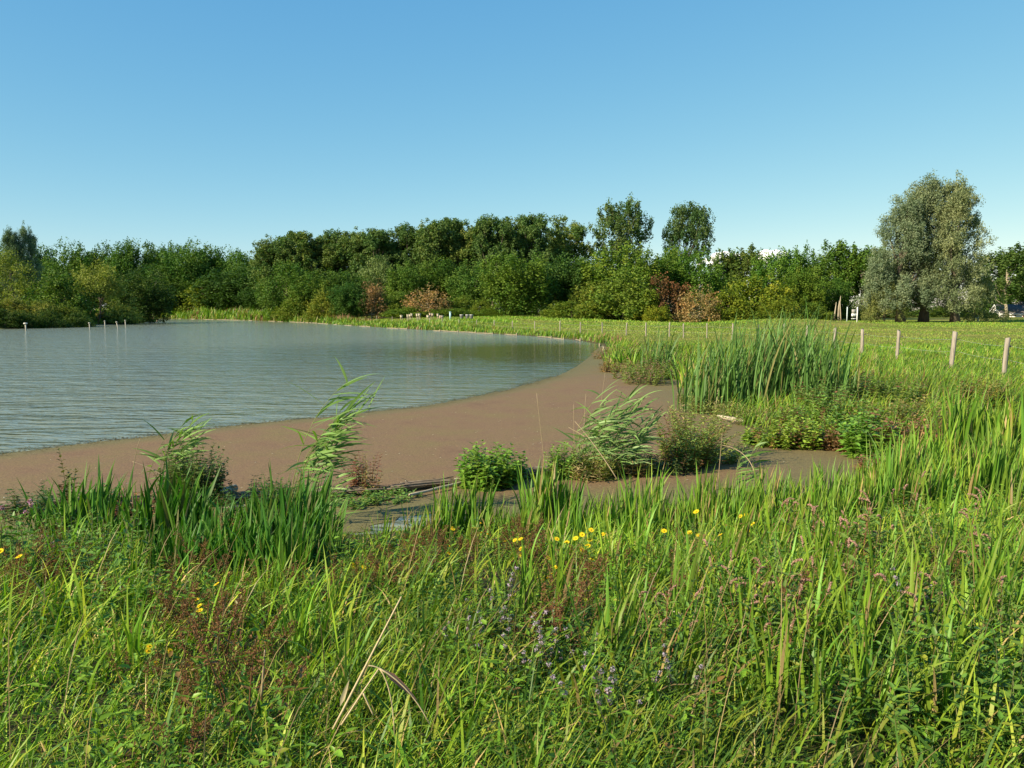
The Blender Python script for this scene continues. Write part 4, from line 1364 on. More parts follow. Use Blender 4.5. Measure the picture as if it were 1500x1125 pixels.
def herb(seed, n, h, spread, L, wr, pairs, col, var=0.18, lean=0.2, wind=0.08, accent=None, acc_p=0.0, stemcol=(0.12, 0.13, 0.04), top=0.5, base=0.1, up=0.35, alt=False):
    """branching leafy stems; returns stem mesh data and leaf mesh data"""
    r = np.random.default_rng(seed)
    if n >= 14:
        n, L, wr, up, col = int(n * 1.6), L * 1.5, wr * 1.2, up * 0.6, tuple(np.array(col) * 1.5)
    gs_, gl = Geo(), Geo()
    B, Dr, Nr, LL, CC = [], [], [], [], []
    for i in range(n):
        a = r.uniform(0, 2 * PI)
        q = spread * math.sqrt(r.random())
        p0 = np.array([q * math.cos(a), q * math.sin(a), -0.05])
        hh = h * r.uniform(0.6, 1.05) * (1 - 0.30 * (q / max(spread, 1e-6)) ** 2)
        th = abs(r.normal(lean, 0.12)) + 0.25 * lean * q / max(spread, 1e-6)
        aa = a + r.normal(0, 0.6)
        p2 = p0 + hh * np.array([math.sin(th) * math.cos(aa) + wind, math.sin(th) * math.sin(aa), math.cos(th)])
        p1 = p0 + np.array([0.25 * (p2[0] - p0[0]), 0.25 * (p2[1] - p0[1]), 0.6 * (p2[2] - p0[2])])
        pts = bez(p0, p1, p2, 6)
        tube(gs_, pts, np.linspace(0.0045, 0.0015, 6) * (0.7 + 0.5 * h), 3, np.array(stemcol) * r.uniform(0.8, 1.2))
        t = np.linspace(base, 1.0, pairs)
        tt = t[:, None]
        pp = (1 - tt) ** 2 * p0 + 2 * tt * (1 - tt) * p1 + tt * tt * p2
        rot = r.uniform(0, PI)
        c = np.array(col) * r.uniform(1 - var, 1 + var) * np.array([r.uniform(0.85, 1.2), 1, 1])
        if accent is not None and r.random() < acc_p:
            c = np.array(accent) * r.uniform(0.75, 1.25)
        for j in range(pairs):
            for sgn in ((0, PI) if not alt else (0, 2.1, 4.2)):
                az = rot + j * (PI / 2 if not alt else 1.3) + sgn + r.normal(0, 0.2)
                e = up + 0.35 * t[j] ** 3 + r.normal(0, 0.18)
                B.append(pp[j])
                Dr.append((math.cos(az) * math.cos(e), math.sin(az) * math.cos(e), math.sin(e)))
                Nr.append((r.normal(0, .2), r.normal(0, .2), 1))
                LL.append(L * r.uniform(0.75, 1.15) * (1 - (1 - top) * t[j] ** 1.5) * (0.75 + 0.25 * min(1, t[j] / 0.3)))
                CC.append(c * r.uniform(0.85, 1.15))
    LL = np.array(LL)
    leaves(gl, np.array(B), np.array(Dr), np.array(Nr), LL, LL * wr, np.array(CC), 0.12, 0.25)
    return gs_, gl


def put_herb(name, label, cat, loc, geos, group=None, scale=1.0, rot=0.0):
    o = thing(name, label, cat, loc, group)
    o.scale = (scale,) * 3
    o.rotation_euler = (0, 0, rot)
    st = geos[0] if isinstance(geos[0], bpy.types.Mesh) else geos[0].mesh('stem', M_STEM)
    lf = geos[1] if isinstance(geos[1], bpy.types.Mesh) else geos[1].mesh('foliage', M_HERB)
    link('stem', st, o)
    link('foliage', lf, o)
    return o


def reed_stalk(g, p0, h, wind, r, nleaf=9, stemcol=(0.22, 0.24, 0.08), leafcol=(0.15, 0.255, 0.06), L=0.42, start=0.3, az0=0.0):
    """one tall reed: cane with long leaves all streaming to the lee side"""
    p0 = np.array(p0, float)
    p2 = p0 + np.array([wind * h * r.uniform(0.75, 1.15), r.normal(0, 0.06) * h, h * r.uniform(0.80, 0.97)])
    p1 = p0 + np.array([0.12 * wind * h, 0, 0.62 * h * r.uniform(0.85, 1.1)])
    pts = bez(p0, p1, p2, 9)
    tube(g, pts, np.linspace(0.0055, 0.002, 9), 4, np.array(stemcol) * r.uniform(0.8, 1.2))
    t = np.linspace(start, 1.0, nleaf)
    tt = t[:, None]
    b = (1 - tt) ** 2 * p0 + 2 * tt * (1 - tt) * p1 + tt * tt * p2
    n = nleaf
    az = az0 + r.normal(0, 0.7, n) + PI * (r.random(n) < 0.08)
    blades(g, b, L * r.uniform(0.7, 1.15, n) * (1 - 0.25 * t), 0.032 * r.uniform(0.6, 1.15, n), az, r.uniform(0.85, 1.45, n) - 0.35 * (t > 0.9), r.uniform(0.15, 0.75, n),
           np.array(leafcol) * r.uniform(0.75, 1.25, (n, 1)), 6, r.normal(0, 0.5, n), fold=0.1, belly=0.25, tip=1.5, roll=r.normal(0.75, 0.45, n) * np.where(r.random(n) < 0.85, 1, -1))


def reed(label, px, d, heights, wind, seed, zb=0.0, L=0.42, spread=0.15, nleaf=9, group=None, leafcol=(0.15, 0.255, 0.06), py=700, start=0.3):
    r = np.random.default_rng(seed)
    p = PD(px, py, d)
    o = thing('common_reed', label, 'reed', (p[0], p[1], zb), group)
    for h in heights:
        g = Geo()
        reed_stalk(g, (r.uniform(-spread, spread), r.uniform(-spread, spread) * 0.6, -0.1), h, wind, r, nleaf, L=L, leafcol=leafcol, start=start)
        link('stalk', g.mesh('stalk', M_GRASS), o)
    return o


# ---- brushwood line out in the weed
line = [P(-60, 752), P(150, 741), P(300, 736), P(450, 728), P(570, 722), P(690, 709), P(830, 694), P(960, 689), P(1040, 672)]
bl = ['brushwood bundle at the water plants where the bank line leaves the picture', 'brushwood bundle below the tall dark spired herb and the withered dock', 'brushwood bundle under the dense round shrub', 'brushwood bundle under the low dark herbs',
      'long brushwood bundle with pale sticks beside the bright leafy bush', 'brushwood bundle carrying the bright leafy bush', 'dark brushwood bundle between the bright bush and the drooping reed', 'brushwood bundle under the willow-herb bush']
for i in range(8):
    a, b = line[i], line[i + 1]
    g = Geo()
    n = 20
    for j in range(n):
        r_ = RP.uniform(0.008, 0.02) * (1.6 if j < 3 else 1)
        q0 = a + (b - a) * RP.uniform(-0.05, 0.25)
        q1 = a + (b - a) * RP.uniform(0.7, 1.06)
        off = np.array([RP.normal(0, 0.03), RP.normal(0, 0.075), 0.0])
        z0, z1 = RP.uniform(0.0, 0.10), RP.uniform(0.0, 0.10)
        m_ = (q0 + q1) / 2 + off + np.array([0, RP.normal(0, 0.03), 0])
        tube(g, bez([*(q0 + off)[:2], z0], [*m_[:2], (z0 + z1) / 2 + RP.uniform(-.01, .05)], [*(q1 + off)[:2], z1], 7), np.linspace(r_, r_ * 0.6, 7), 5)
    for j in range(7):
        q0 = a + (b - a) * RP.random() + np.array([0, RP.normal(0, 0.08), 0.06])
        tube(g, bez(q0, q0 + [RP.normal(0, .1), RP.normal(0, .05), RP.uniform(.02, .12)], q0 + [RP.normal(.1, .2), RP.normal(0, .08), RP.uniform(0, .14)], 4), [0.006, 0.005, 0.004, 0.002], 4)
    tag(link('brushwood_bundle', g.mesh('brushwood_bundle', M_STICK)), bl[i], 'brushwood', 'brushwood bundles laid along the shallows')
for i, (a, b, r_, lb) in enumerate([(P(575, 723), P(700, 706), 0.035, 'pale bare branch lying along the brushwood beside the bright leafy bush'), (P(600, 731), P(682, 713), 0.022, 'thin pale branch floating in front of the long brushwood'),
                                    (P(742, 702), P(838, 688), 0.055, 'thick dark log between the bright leafy bush and the drooping reed'), (P(1052, 613), P(1092, 622), 0.045, 'short pale driftwood piece lying before the bulrushes'),
                                    (P(318, 752), P(378, 747), 0.02, 'thin pale stick lying in the weed under the dense round shrub'), (P(310, 733), P(345, 722), 0.05, 'stubby pale log end behind the dense round shrub')]):
    g = Geo()
    m_ = (a + b) / 2 + np.array([0, 0.04, 0.05])
    a, b = a + [0, 0, 0.05], b + [0, 0, 0.07]
    tube(g, bez(a, m_, b, 8), r_ * (1 + RP.normal(0, 0.12, 8)), 7)
    tag(link('log', g.mesh('log', M_STICK if 'dark' in lb else M_PALEBARK, True)), lb, 'log')


def on_line(px, py):
    p = P(px, py, 0.0)
    return (p[0], p[1], 0.02)


# ---- plants growing on the brushwood
DK, MD, BR = (0.050, 0.085, 0.022), (0.075, 0.145, 0.022), (0.11, 0.205, 0.026)
put_herb('leafy_herb', 'tall dark spired herb rising from the low herbs by the withered dock', 'herb', on_line(104, 760), herb(1, 6, 0.90, 0.06, 0.11, 0.5, 16, (0.10, 0.12, 0.04), 0.2, 0.06, 0.03, (0.13, 0.07, 0.035), 0.3, top=0.5))
put_herb('leafy_herb', 'low dark herb cushion beside the pink and white balsam', 'herb', on_line(55, 755), herb(2, 26, 0.42, 0.34, 0.06, 0.6, 7, DK, 0.2, 0.3, 0, (0.10, 0.08, 0.03), 0.2))
put_herb('leafy_herb', 'dark bushy herb at the foot of the tall spired herb', 'herb', on_line(125, 750), herb(3, 26, 0.40, 0.36, 0.06, 0.6, 7, (0.075, 0.13, 0.03), 0.2, 0.3, 0))
put_herb('withered_dock', 'withered red-brown dock sprawling over the brushwood', 'dock', on_line(182, 748), herb(4, 34, 0.30, 0.42, 0.085, 0.42, 6, (0.20, 0.10, 0.055), 0.25, 0.6, 0, (0.12, 0.11, 0.04), 0.25, stemcol=(0.16, 0.06, 0.03)))
put_herb('shrub', 'dense round shrub behind the windswept reed', 'shrub', on_line(284, 738), herb(5, 70, 0.86, 0.30, 0.062, 0.46, 12, (0.075, 0.125, 0.03), 0.22, 0.16, 0.02, (0.11, 0.15, 0.04), 0.3))
put_herb('leafy_herb', 'low dark herbs between the round shrub and the tall reed', 'herb', on_line(365, 742), herb(6, 40, 0.42, 0.52, 0.058, 0.55, 7, DK, 0.25, 0.35, 0, (0.10, 0.075, 0.03), 0.25))
put_herb('leafy_herb', 'dark herb tuft close to the foot of the tall reed', 'herb', on_line(415, 738), herb(7, 26, 0.36, 0.34, 0.058, 0.55, 7, (0.08, 0.13, 0.03), 0.25, 0.35, 0))
put_herb('shrub', 'reddish upright willow-herb under the streaming leaves of the tall reed', 'herb', on_line(535, 722), herb(8, 16, 0.64, 0.17, 0.06, 0.4, 11, (0.13, 0.12, 0.04), 0.2, 0.13, 0.02, (0.20, 0.085, 0.05), 0.5, stemcol=(0.2, 0.07, 0.04)))
put_herb('leafy_herb', 'low bright herb mat under the reddish willow-herb', 'herb', on_line(515, 735), herb(9, 44, 0.22, 0.45, 0.055, 0.55, 5, MD, 0.2, 0.5, 0.05))
put_herb('leafy_herb', 'low green herb mat at the end of the pale sticks', 'herb', on_line(575, 730), herb(10, 34, 0.17, 0.34, 0.05, 0.55, 5, (0.09, 0.165, 0.03), 0.2, 0.5, 0.05))
put_herb('nettle_bush', 'bright fresh green leafy bush on the brushwood, standing free before brown weed', 'bush', on_line(715, 712), herb(11, 52, 0.66, 0.36, 0.095, 0.52, 10, BR, 0.15, 0.26, 0.06, (0.16, 0.27, 0.03), 0.2))
put_herb('nettle_bush', 'small side shoot of bright leaves next to the bright bush', 'bush', on_line(752, 704), herb(12, 14, 0.45, 0.15, 0.075, 0.5, 8, (0.11, 0.21, 0.03), 0.15, 0.2, 0.08))
put_herb('leafy_herb', 'bright upright herb between the dark log and the drooping reed', 'herb', on_line(823, 700), herb(13, 18, 0.60, 0.17, 0.075, 0.45, 11, (0.125, 0.215, 0.035), 0.18, 0.14, 0.02))
put_herb('leafy_herb', 'dark red-brown low herb on the dark log', 'herb', on_line(798, 700), herb(14, 18, 0.22, 0.2, 0.05, 0.5, 5, (0.10, 0.055, 0.03), 0.25, 0.45, 0))
put_herb('willowherb_bush', 'big willow-herb bush with reddish stems beside the drooping reed', 'bush', on_line(1005, 683), herb(15, 52, 1.05, 0.36, 0.09, 0.26, 14, (0.14, 0.20, 0.04), 0.3, 0.42, 0.12, (0.20, 0.12, 0.05), 0.15, stemcol=(0.2, 0.1, 0.05), up=0.5))
put_herb('leafy_herb', 'dark herb skirt around the foot of the willow-herb bush', 'herb', on_line(980, 690), herb(16, 34, 0.42, 0.42, 0.075, 0.3, 9, (0.085, 0.12, 0.03), 0.25, 0.35, 0, (0.16, 0.08, 0.04), 0.25, up=0.5))
put_herb('leafy_herb', 'yellow-green grassy herb at the foot of the drooping reed', 'herb', on_line(868, 700), herb(17, 40, 0.44, 0.36, 0.13, 0.12, 8, (0.17, 0.20, 0.05), 0.2, 0.3, 0.05, (0.34, 0.26, 0.12), 0.25, up=0.7))
put_herb('leafy_herb', 'straw-tinged grassy herb between drooping reed and willow-herb bush', 'herb', on_line(925, 694), herb(18, 30, 0.40, 0.32, 0.12, 0.13, 8, (0.15, 0.18, 0.05), 0.2, 0.3, 0.05, (0.30, 0.22, 0.10), 0.3, up=0.7))

put_herb('willowherb_bush', 'paler yellow-green willow-herb growing up behind the big willow-herb bush', 'bush', on_line(1022, 668), herb(19, 26, 1.15, 0.30, 0.10, 0.2, 13, (0.17, 0.215, 0.05), 0.25, 0.25, 0.10, (0.28, 0.22, 0.10), 0.25, up=0.6))
put_herb('leafy_herb', 'loose yellowish herb trailing from the willow-herb bush into the inlet', 'herb', on_line(1052, 676), herb(20, 18, 0.55, 0.28, 0.09, 0.25, 9, (0.16, 0.20, 0.045), 0.25, 0.6, 0.1))
for _i, (_x, _y, _h, _lb) in enumerate([(1035, 605, 0.5, 'yellow-green herb at the foot of the first front bulrush clump'), (1070, 612, 0.45, 'straw-flecked herb behind the driftwood piece'), (1105, 622, 0.5, 'yellow-green herb at the inlet end of the driftwood piece'), (1015, 590, 0.4, 'small yellowed herb on the lake side of the bulrush stand')]):
    put_herb('leafy_herb', _lb, 'herb', on_line(_x, _y), herb(700 + _i, 30, _h, 0.36, 0.11, 0.16, 8, (0.16, 0.19, 0.05), 0.3, 0.35, 0.06, (0.34, 0.27, 0.12), 0.25, up=0.7))
# ---- reeds
reed('windswept reed before the dense round shrub, leaves streaming over the lake', 232, 10.6, [1.26, 1.18, 1.07, 0.96, 0.88, 1.1, 0.8, 1.22, 1.02, 1.0, 1.15, 0.9], 0.30, 31, L=0.50, spread=0.17, nleaf=9, py=730, start=0.35)
reed('tall windswept reed leaning far over the brown weed, its leaves in streamers', 432, 9.6, [1.85, 1.72, 1.56, 1.4, 1.2, 1.66, 1.0, 1.5, 1.3, 1.1], 0.42, 32, L=0.66, spread=0.14, nleaf=13, py=740, start=0.42)
reed('short drooping reed under the tall windswept one', 455, 9.4, [0.75, 0.62, 0.7, 0.55], 0.2, 33, L=0.40, spread=0.22, nleaf=6, py=760)
reed('large drooping reed clump with many pale leaves by the willow-herb bush', 872, 12.3, [1.5, 1.45, 1.4, 1.35, 1.3, 1.25, 1.2, 1.1, 1.35, 1.28, 1.2, 1.12, 1.05, 0.98, 0.92, 0.85, 1.22, 1.1, 0.78, 0.7, 0.95, 0.8, 0.66, 1.0, 1.3, 1.15, 1.08, 0.9, 0.86, 0.74, 1.25, 1.02, 0.6, 0.7, 0.97, 0.82], 0.42, 34, L=0.50, spread=0.40, nleaf=11, leafcol=(0.16, 0.26, 0.075))
reed('slim reed standing in the brown inlet water before the bulrush stand', 1092, 10.9, [0.92, 0.8, 0.7, 0.86], 0.16, 35, L=0.34, spread=0.14, nleaf=9, py=720, start=0.2)
reed('single low reed stem bending over the open water patch', 650, 8.9, [0.5, 0.42], 0.45, 36, L=0.36, spread=0.08, nleaf=4, py=790)

# ---- dry stalks
def stick(label, a, b, mid=None, r=0.006, mat=None, name='dry_stalk', group=None):
    g = Geo()
    a, b = np.array(a), np.array(b)
    m = (a + b) / 2 + (np.array(mid) if mid is not None else 0)
    tube(g, bez(a, m, b, 9), np.linspace(r, r * 0.55, 9), 5, (0.30, 0.23, 0.13))
    return tag(link(name, g.mesh(name, mat or M_STEM)), label, 'stalk', group)


stick('tall bare straw stalk standing alone beside the bright leafy bush', PD(801, 708, 12.4), PD(786, 576, 12.4))
stick('thin straw stalk on the lake side of the drooping reed', PD(842, 702, 12.2), PD(840, 592, 12.2), r=0.005)
stick('leaning straw stalk behind the drooping reed', PD(852, 690, 12.6), PD(858, 577, 12.9), r=0.005)
stick('hair-thin straw stalk rising above the drooping reed', PD(874, 640, 13), PD(887, 540, 13.2), r=0.003)
stick('thick snapped straw reed leaning down through the drooping reed', PD(904, 702, 11.6), PD(842, 617, 12.1), (0.02, 0, 0.05), 0.008)
stick('short snapped straw reed crossing the thick snapped one', PD(858, 640, 12), PD(833, 626, 12.1), None, 0.008)
stick('pale bowed dead cane arching into the inlet', PD(1108, 704, 10.4), PD(1058, 652, 10.8), (0.16, 0, 0.16), 0.007)
stick('upright straw stalk standing before the bowed dead cane', PD(1052, 706, 10.6), PD(1058, 634, 10.6), r=0.005)
stick('crossed straw stalk by the withered dock, leaning inland', PD(245, 700, 9.0), PD(194, 676, 9.0), (0, 0, 0.03), 0.006)
stick('straw stalk standing out of the leaves before the withered dock', PD(196, 745, 8.9), PD(206, 640, 8.9), (-0.1, 0, -.02), 0.005)
stick('short white straw stub upright among reddish weeds', PD(383, 1020, 3.3), PD(388, 952, 3.3), None, 0.006)
# broken reed in the near grass
o = thing('broken_reed', 'broken straw-coloured reed collapsed in the near grass', 'dead reed', (0, 0, 0))
dd = 2.75
for a, b, m, r_ in [((488, 1068), (588, 874), (0, 0, 0), 0.0062), ((500, 1062), (556, 978), (0.01, 0, 0.02), 0.005), ((540, 975), (556, 979), (0, 0, 0.004), 0.004), ((556, 979), (578, 1078), (0.02, 0, 0.06), 0.004),
                    ((556, 979), (630, 1062), (0.02, 0, 0.04), 0.0045), ((532, 1015), (547, 1048), (0, 0, 0), 0.005)]:
    g = Geo()
    pa, pb = PD(*a, dd), PD(*b, dd)
    tube(g, bez(pa, (pa + pb) / 2 + np.array(m), pb, 8), np.linspace(r_, r_ * 0.6, 8) * 0.72, 5, (0.46, 0.37, 0.21))
    link('stalk', g.mesh('stalk', M_STEM), o)
for a, b, c, w in [((560, 980), (612, 1020), (0.20, 0.11, 0.08), 0.024), ((498, 1035), (512, 990), (0.50, 0.40, 0.25), 0.016)]:
    g = Geo()
    pa, pb = PD(*a, dd), PD(*b, dd)
    leaves(g, pa[None], (pb - pa)[None], np.array([[0.2, -0.7, 0.6]]), np.linalg.norm(pb - pa), w, np.array([c]), 0.2, 0.1)
    link('dead_leaf', g.mesh('dead_leaf', M_HERB), o)

# ---- bulrush stand
rb = np.random.default_rng(50)
def bulrush(label, px, d, n, h, spread, seed, group='bulrush clumps of the tall stand', wind=0.20, zb=0.0, mul=1.0):
    r = np.random.default_rng(seed)
    g = Geo()
    a = r.uniform(0, 2 * PI, n)
    rr = spread * np.sqrt(r.random(n))
    b = np.stack([rr * np.cos(a), rr * np.sin(a), np.full(n, -0.1)], 1)
    az = r.normal(0.05, 1.2, n)
    c = np.array([0.095, 0.190, 0.042]) * r.uniform(0.6, 1.35, (n, 1)) * mul
    yl = r.random(n) < 0.15
    c[yl] = np.array([0.22, 0.21, 0.07]) * r.uniform(0.7, 1.1, (yl.sum(), 1))
    blades(g, b, h * r.uniform(0.45, 1.10, n), r.uniform(0.028, 0.046, n), az, np.abs(r.normal(0.03, 0.12, n)), r.uniform(0.1, 1.0, n) ** 1.6 + wind * 0.5, c, 9, r.normal(0, 0.9, n), fold=0.12, belly=0.3, tip=2.6, pw=2.2)
    p = PD(px, 560, d)
    o = thing('bulrush_clump', label, 'bulrush', (p[0], p[1], zb), group)
    link('foliage', g.mesh('foliage', M_GRASS), o)
    return o


br = [(1022, 20.5, 34, 1.75), (1052, 20.0, 40, 1.95), (1085, 20.3, 44, 2.05), (1115, 20.0, 46, 2.15), (1145, 20.4, 46, 2.25), (1172, 20.0, 44, 2.2), (1198, 19.6, 40, 2.05), (1224, 19.4, 30, 1.7),
      (1036, 22.2, 34, 1.85), (1070, 22.5, 40, 2.05), (1105, 22.6, 44, 2.2), (1138, 22.8, 44, 2.3), (1168, 22.5, 42, 2.25), (1200, 22.0, 36, 2.0)]
for i, (px, d, n, h) in enumerate(br):
    n, h = int(n * 1.5), h * (1.06 + 0.1 * math.sin(i * 2.3))
    bulrush(ORD[i % 8] + (' bulrush clump of the front rank, counted from the lake' if i < 8 else ' bulrush clump of the rear rank, counted from the lake'), px, d, n, h, 0.58, 200 + i, zb=max(0.0, Hs(*PD(px, 560, d)[:2])))
for i, (px, d, n, h) in enumerate([(950, 31.0, 42, 1.75), (968, 31.6, 46, 1.95), (982, 32.0, 30, 1.8)]):
    bulrush(['dark bulrush clump on the herb tongue, its lake side', 'tallest dark bulrush clump on the herb tongue', 'dark bulrush clump on the herb tongue, towards the tall stand'][i], px, d, n, h, 0.34, 230 + i,
            'bulrush clumps of the herb tongue', zb=max(0.0, Hs(*PD(px, 540, d)[:2])), wind=0.2, mul=0.9)

# iris and herbs of the tongue
SW = [sword(40, 0.72, 0.028, 0.17, 100 + i, [(0.105, 0.215, 0.024), (0.14, 0.25, 0.028), (0.085, 0.185, 0.022), (0.125, 0.23, 0.032)][i % 4], dead=[0.04, 0.06, 0.03, 0.09][i % 4], lean=0.05, bend=0.26, wind=0.12).mesh('foliage', M_GRASS) for i in range(8)]


def iris(label, px, d, h, kind, group, tint=(1, 1, 1), zb=None, wide=1.0):
    p = PD(px, 700, d)
    z = Hs(p[0], p[1]) if zb is None else zb
    o = thing('iris_clump', label, 'iris', (p[0], p[1], max(z, -0.02)), group)
    s_ = h / 0.72
    o.scale = (s_ * wide, s_ * wide, s_)
    o.rotation_euler = (0, 0, RP.uniform(-0.9, 0.9))
    link('foliage', SW[kind % 8], o).color = (*tint, 1)
    return o


for i, (px, d, h) in enumerate([(896, 36, 0.85), (908, 35.5, 0.9), (921, 35, 0.95), (934, 34.5, 0.9), (1000, 30, 1.0), (1010, 27, 1.0)]):
    iris(ORD[i] + ' pale green sword-leaved clump on the herb tongue, counted from the lake', px, d, h, i, 'sword-leaved clumps of the herb tongue', (1.25, 1.2, 1.1), wide=2.0)
hl = [(892, 524, 0.42, 0.75, (0.20, 0.13, 0.06), 'rusty herb cushion at the lake edge of the herb tongue'), (915, 534, 0.5, 0.8, (0.16, 0.14, 0.05), 'brownish flowering herb in the middle of the herb tongue'),
      (938, 535, 0.55, 0.75, (0.19, 0.13, 0.07), 'faded rusty herb before the dark bulrush clumps'), (930, 553, 0.45, 0.7, (0.13, 0.19, 0.035), 'bright green herb at the water edge of the herb tongue'),
      (950, 560, 0.55, 0.7, (0.12, 0.17, 0.035), 'green herb at the tip of the herb tongue'), (966, 552, 0.5, 0.6, (0.15, 0.16, 0.045), 'yellowish herb below the tallest dark bulrush clump'),
      (905, 543, 0.35, 0.6, (0.17, 0.12, 0.05), 'low russet herb along the lake edge of the herb tongue')]
for i, (px, py, h, sp_, c, lb) in enumerate(hl):
    p = P(px, py, 0.05)
    put_herb('leafy_herb', lb, 'herb', (p[0], p[1], max(0.0, Hs(p[0], p[1]))), herb(300 + i, 46, h * 1.6, sp_ * 1.15, 0.10, 0.4, 7, c, 0.25, 0.25, 0.03, (0.26, 0.15, 0.10), 0.4))

# ---- herbs of the bank beyond the inlet
hb = [(1125, 632, 15.2, 0.42, 0.34, (0.15, 0.215, 0.03), 'low yellow-green herb where the bulrushes meet the inlet'), (1160, 640, 15.0, 0.5, 0.4, (0.16, 0.23, 0.03), 'yellow-green leafy herb at the inlet edge behind the slim reed'),
      (1195, 640, 15.0, 0.62, 0.42, (0.15, 0.23, 0.03), 'taller yellow-green leafy herb at the inlet edge'), (1175, 615, 16.5, 0.6, 0.45, (0.13, 0.20, 0.03), 'leafy herb between inlet edge and bulrush stand'),
      (1225, 650, 14.8, 0.42, 0.3, (0.16, 0.10, 0.05), 'reddish dry herb beside the big bright leafy herb'), (1275, 668, 14.0, 0.72, 0.34, (0.10, 0.19, 0.025), 'big bright leafy herb at the corner of the inlet'),
      (1255, 640, 15.0, 0.7, 0.36, (0.11, 0.185, 0.03), 'bright leafy herb just behind the corner of the inlet'), (1225, 600, 16.8, 0.75, 0.45, (0.10, 0.17, 0.03), 'deep green herb at the foot of the last front bulrush clump'),
      (1320, 650, 14.2, 0.55, 0.4, (0.19, 0.10, 0.055), 'red-brown withering herb behind the corner of the inlet'), (1360, 645, 14.0, 0.55, 0.42, (0.18, 0.105, 0.05), 'red-brown withering herb between iris and bright leafy herb'),
      (1300, 610, 16.0, 0.6, 0.5, (0.15, 0.14, 0.04), 'olive-brown herb in the rank grass behind the inlet'), (1255, 565, 19.5, 0.75, 0.5, (0.10, 0.155, 0.03), 'dark green herb behind the bulrush end, below a fence post'),
      (1310, 570, 19.0, 0.65, 0.5, (0.12, 0.18, 0.03), 'green herb thicket below the third visible fence post'), (1345, 600, 16.5, 0.55, 0.45, (0.16, 0.16, 0.04), 'yellow-brown herb in the rank grass below the leaning post'),
      (1385, 620, 15.0, 0.5, 0.4, (0.17, 0.12, 0.05), 'russet herb behind the tall iris bed'), (1440, 575, 18.0, 0.7, 0.4, (0.15, 0.15, 0.035), 'ochre-topped herb in the rank grass before the last fence post'),
      (1290, 690, 12.6, 0.3, 0.3, (0.14, 0.08, 0.04), 'low brown herb on the mud at the corner of the inlet'), (1205, 575, 18.5, 0.8, 0.5, (0.09, 0.15, 0.03), 'deep green herb tucked behind the bulrush stand')]
for i, (px, py, d, h, sp_, c, lb) in enumerate(hb):
    p = PD(px, py, d)
    put_herb('leafy_herb', lb, 'herb', (p[0], p[1], max(0.0, Hs(p[0], p[1]))), herb(400 + i, 44 if i not in (5, 6) else 30, h * 1.1, sp_ * 1.1, 0.10 if i not in (5, 6) else 0.15, 0.42, 8, c, 0.22, 0.25, 0.04, (0.20, 0.10, 0.05), 0.12))

# ---- iris along the near water's edge
ir = [(60, 742, 8.2), (92, 700, 8.3), (118, 690, 8.4), (142, 684, 8.3), (168, 735, 8.0), (205, 742, 7.9), (226, 718, 8.0), (250, 716, 8.0), (276, 740, 7.8), (300, 748, 8.0), (322, 752, 7.7), (345, 752, 8.0),
      (375, 742, 7.6), (398, 738, 7.6), (418, 722, 7.5), (436, 728, 7.4), (452, 752, 7.3), (392, 770, 6.9), (425, 770, 6.8), (352, 790, 6.9), (250, 790, 7.0), (215, 800, 6.9), (285, 800, 6.9), (240, 790, 6.4), (275, 785, 6.3), (318, 780, 6.5), (350, 775, 6.3), (385, 770, 6.3), (415, 775, 6.1), (445, 785, 6.3), (300, 760, 7.2), (460, 760, 6.8),
      (655, 726, 8.5), (675, 722, 8.6), (698, 722, 8.5), (722, 745, 8.4), (785, 702, 8.9), (806, 700, 8.9), (826, 712, 8.8), (875, 742, 8.9), (905, 740, 8.9), (948, 702, 8.9), (972, 738, 8.8), (1000, 735, 8.8),
      (1032, 705, 9.0), (1058, 716, 9.1), (1090, 712, 9.1), (1120, 702, 9.2), (1150, 708, 9.4), (1182, 702, 9.6), (1206, 692, 9.8), (1234, 698, 9.9), (1256, 692, 10.1), (1280, 684, 10.4),
      (1302, 655, 10.9), (1328, 650, 11.2), (1352, 644, 11.6), (1376, 630, 12.2), (1400, 592, 13.2), (1424, 600, 13.2), (1450, 606, 13.0), (1478, 600, 12.8), (1505, 590, 12.6), (1322, 690, 10.2), (1352, 676, 10.6), (1392, 664, 10.8), (1432, 652, 11.0), (1470, 640, 11.0), (615, 765, 8.2), (640, 750, 8.0), (745, 752, 8.0), (770, 745, 7.9), (845, 735, 8.2), (888, 735, 8.1), (925, 725, 8.0), (960, 735, 7.9), (1015, 722, 8.2), (1045, 730, 8.0), (1075, 725, 8.3), (1105, 728, 8.1), (1140, 722, 8.4), (1168, 725, 8.2), (1195, 715, 8.7), (1220, 718, 8.4), (1245, 712, 8.9), (1270, 708, 9.0), (1300, 700, 9.2), (1335, 690, 9.3), (1370, 685, 9.4), (1410, 676, 9.5), (1450, 668, 9.6), (1490, 660, 9.7)]
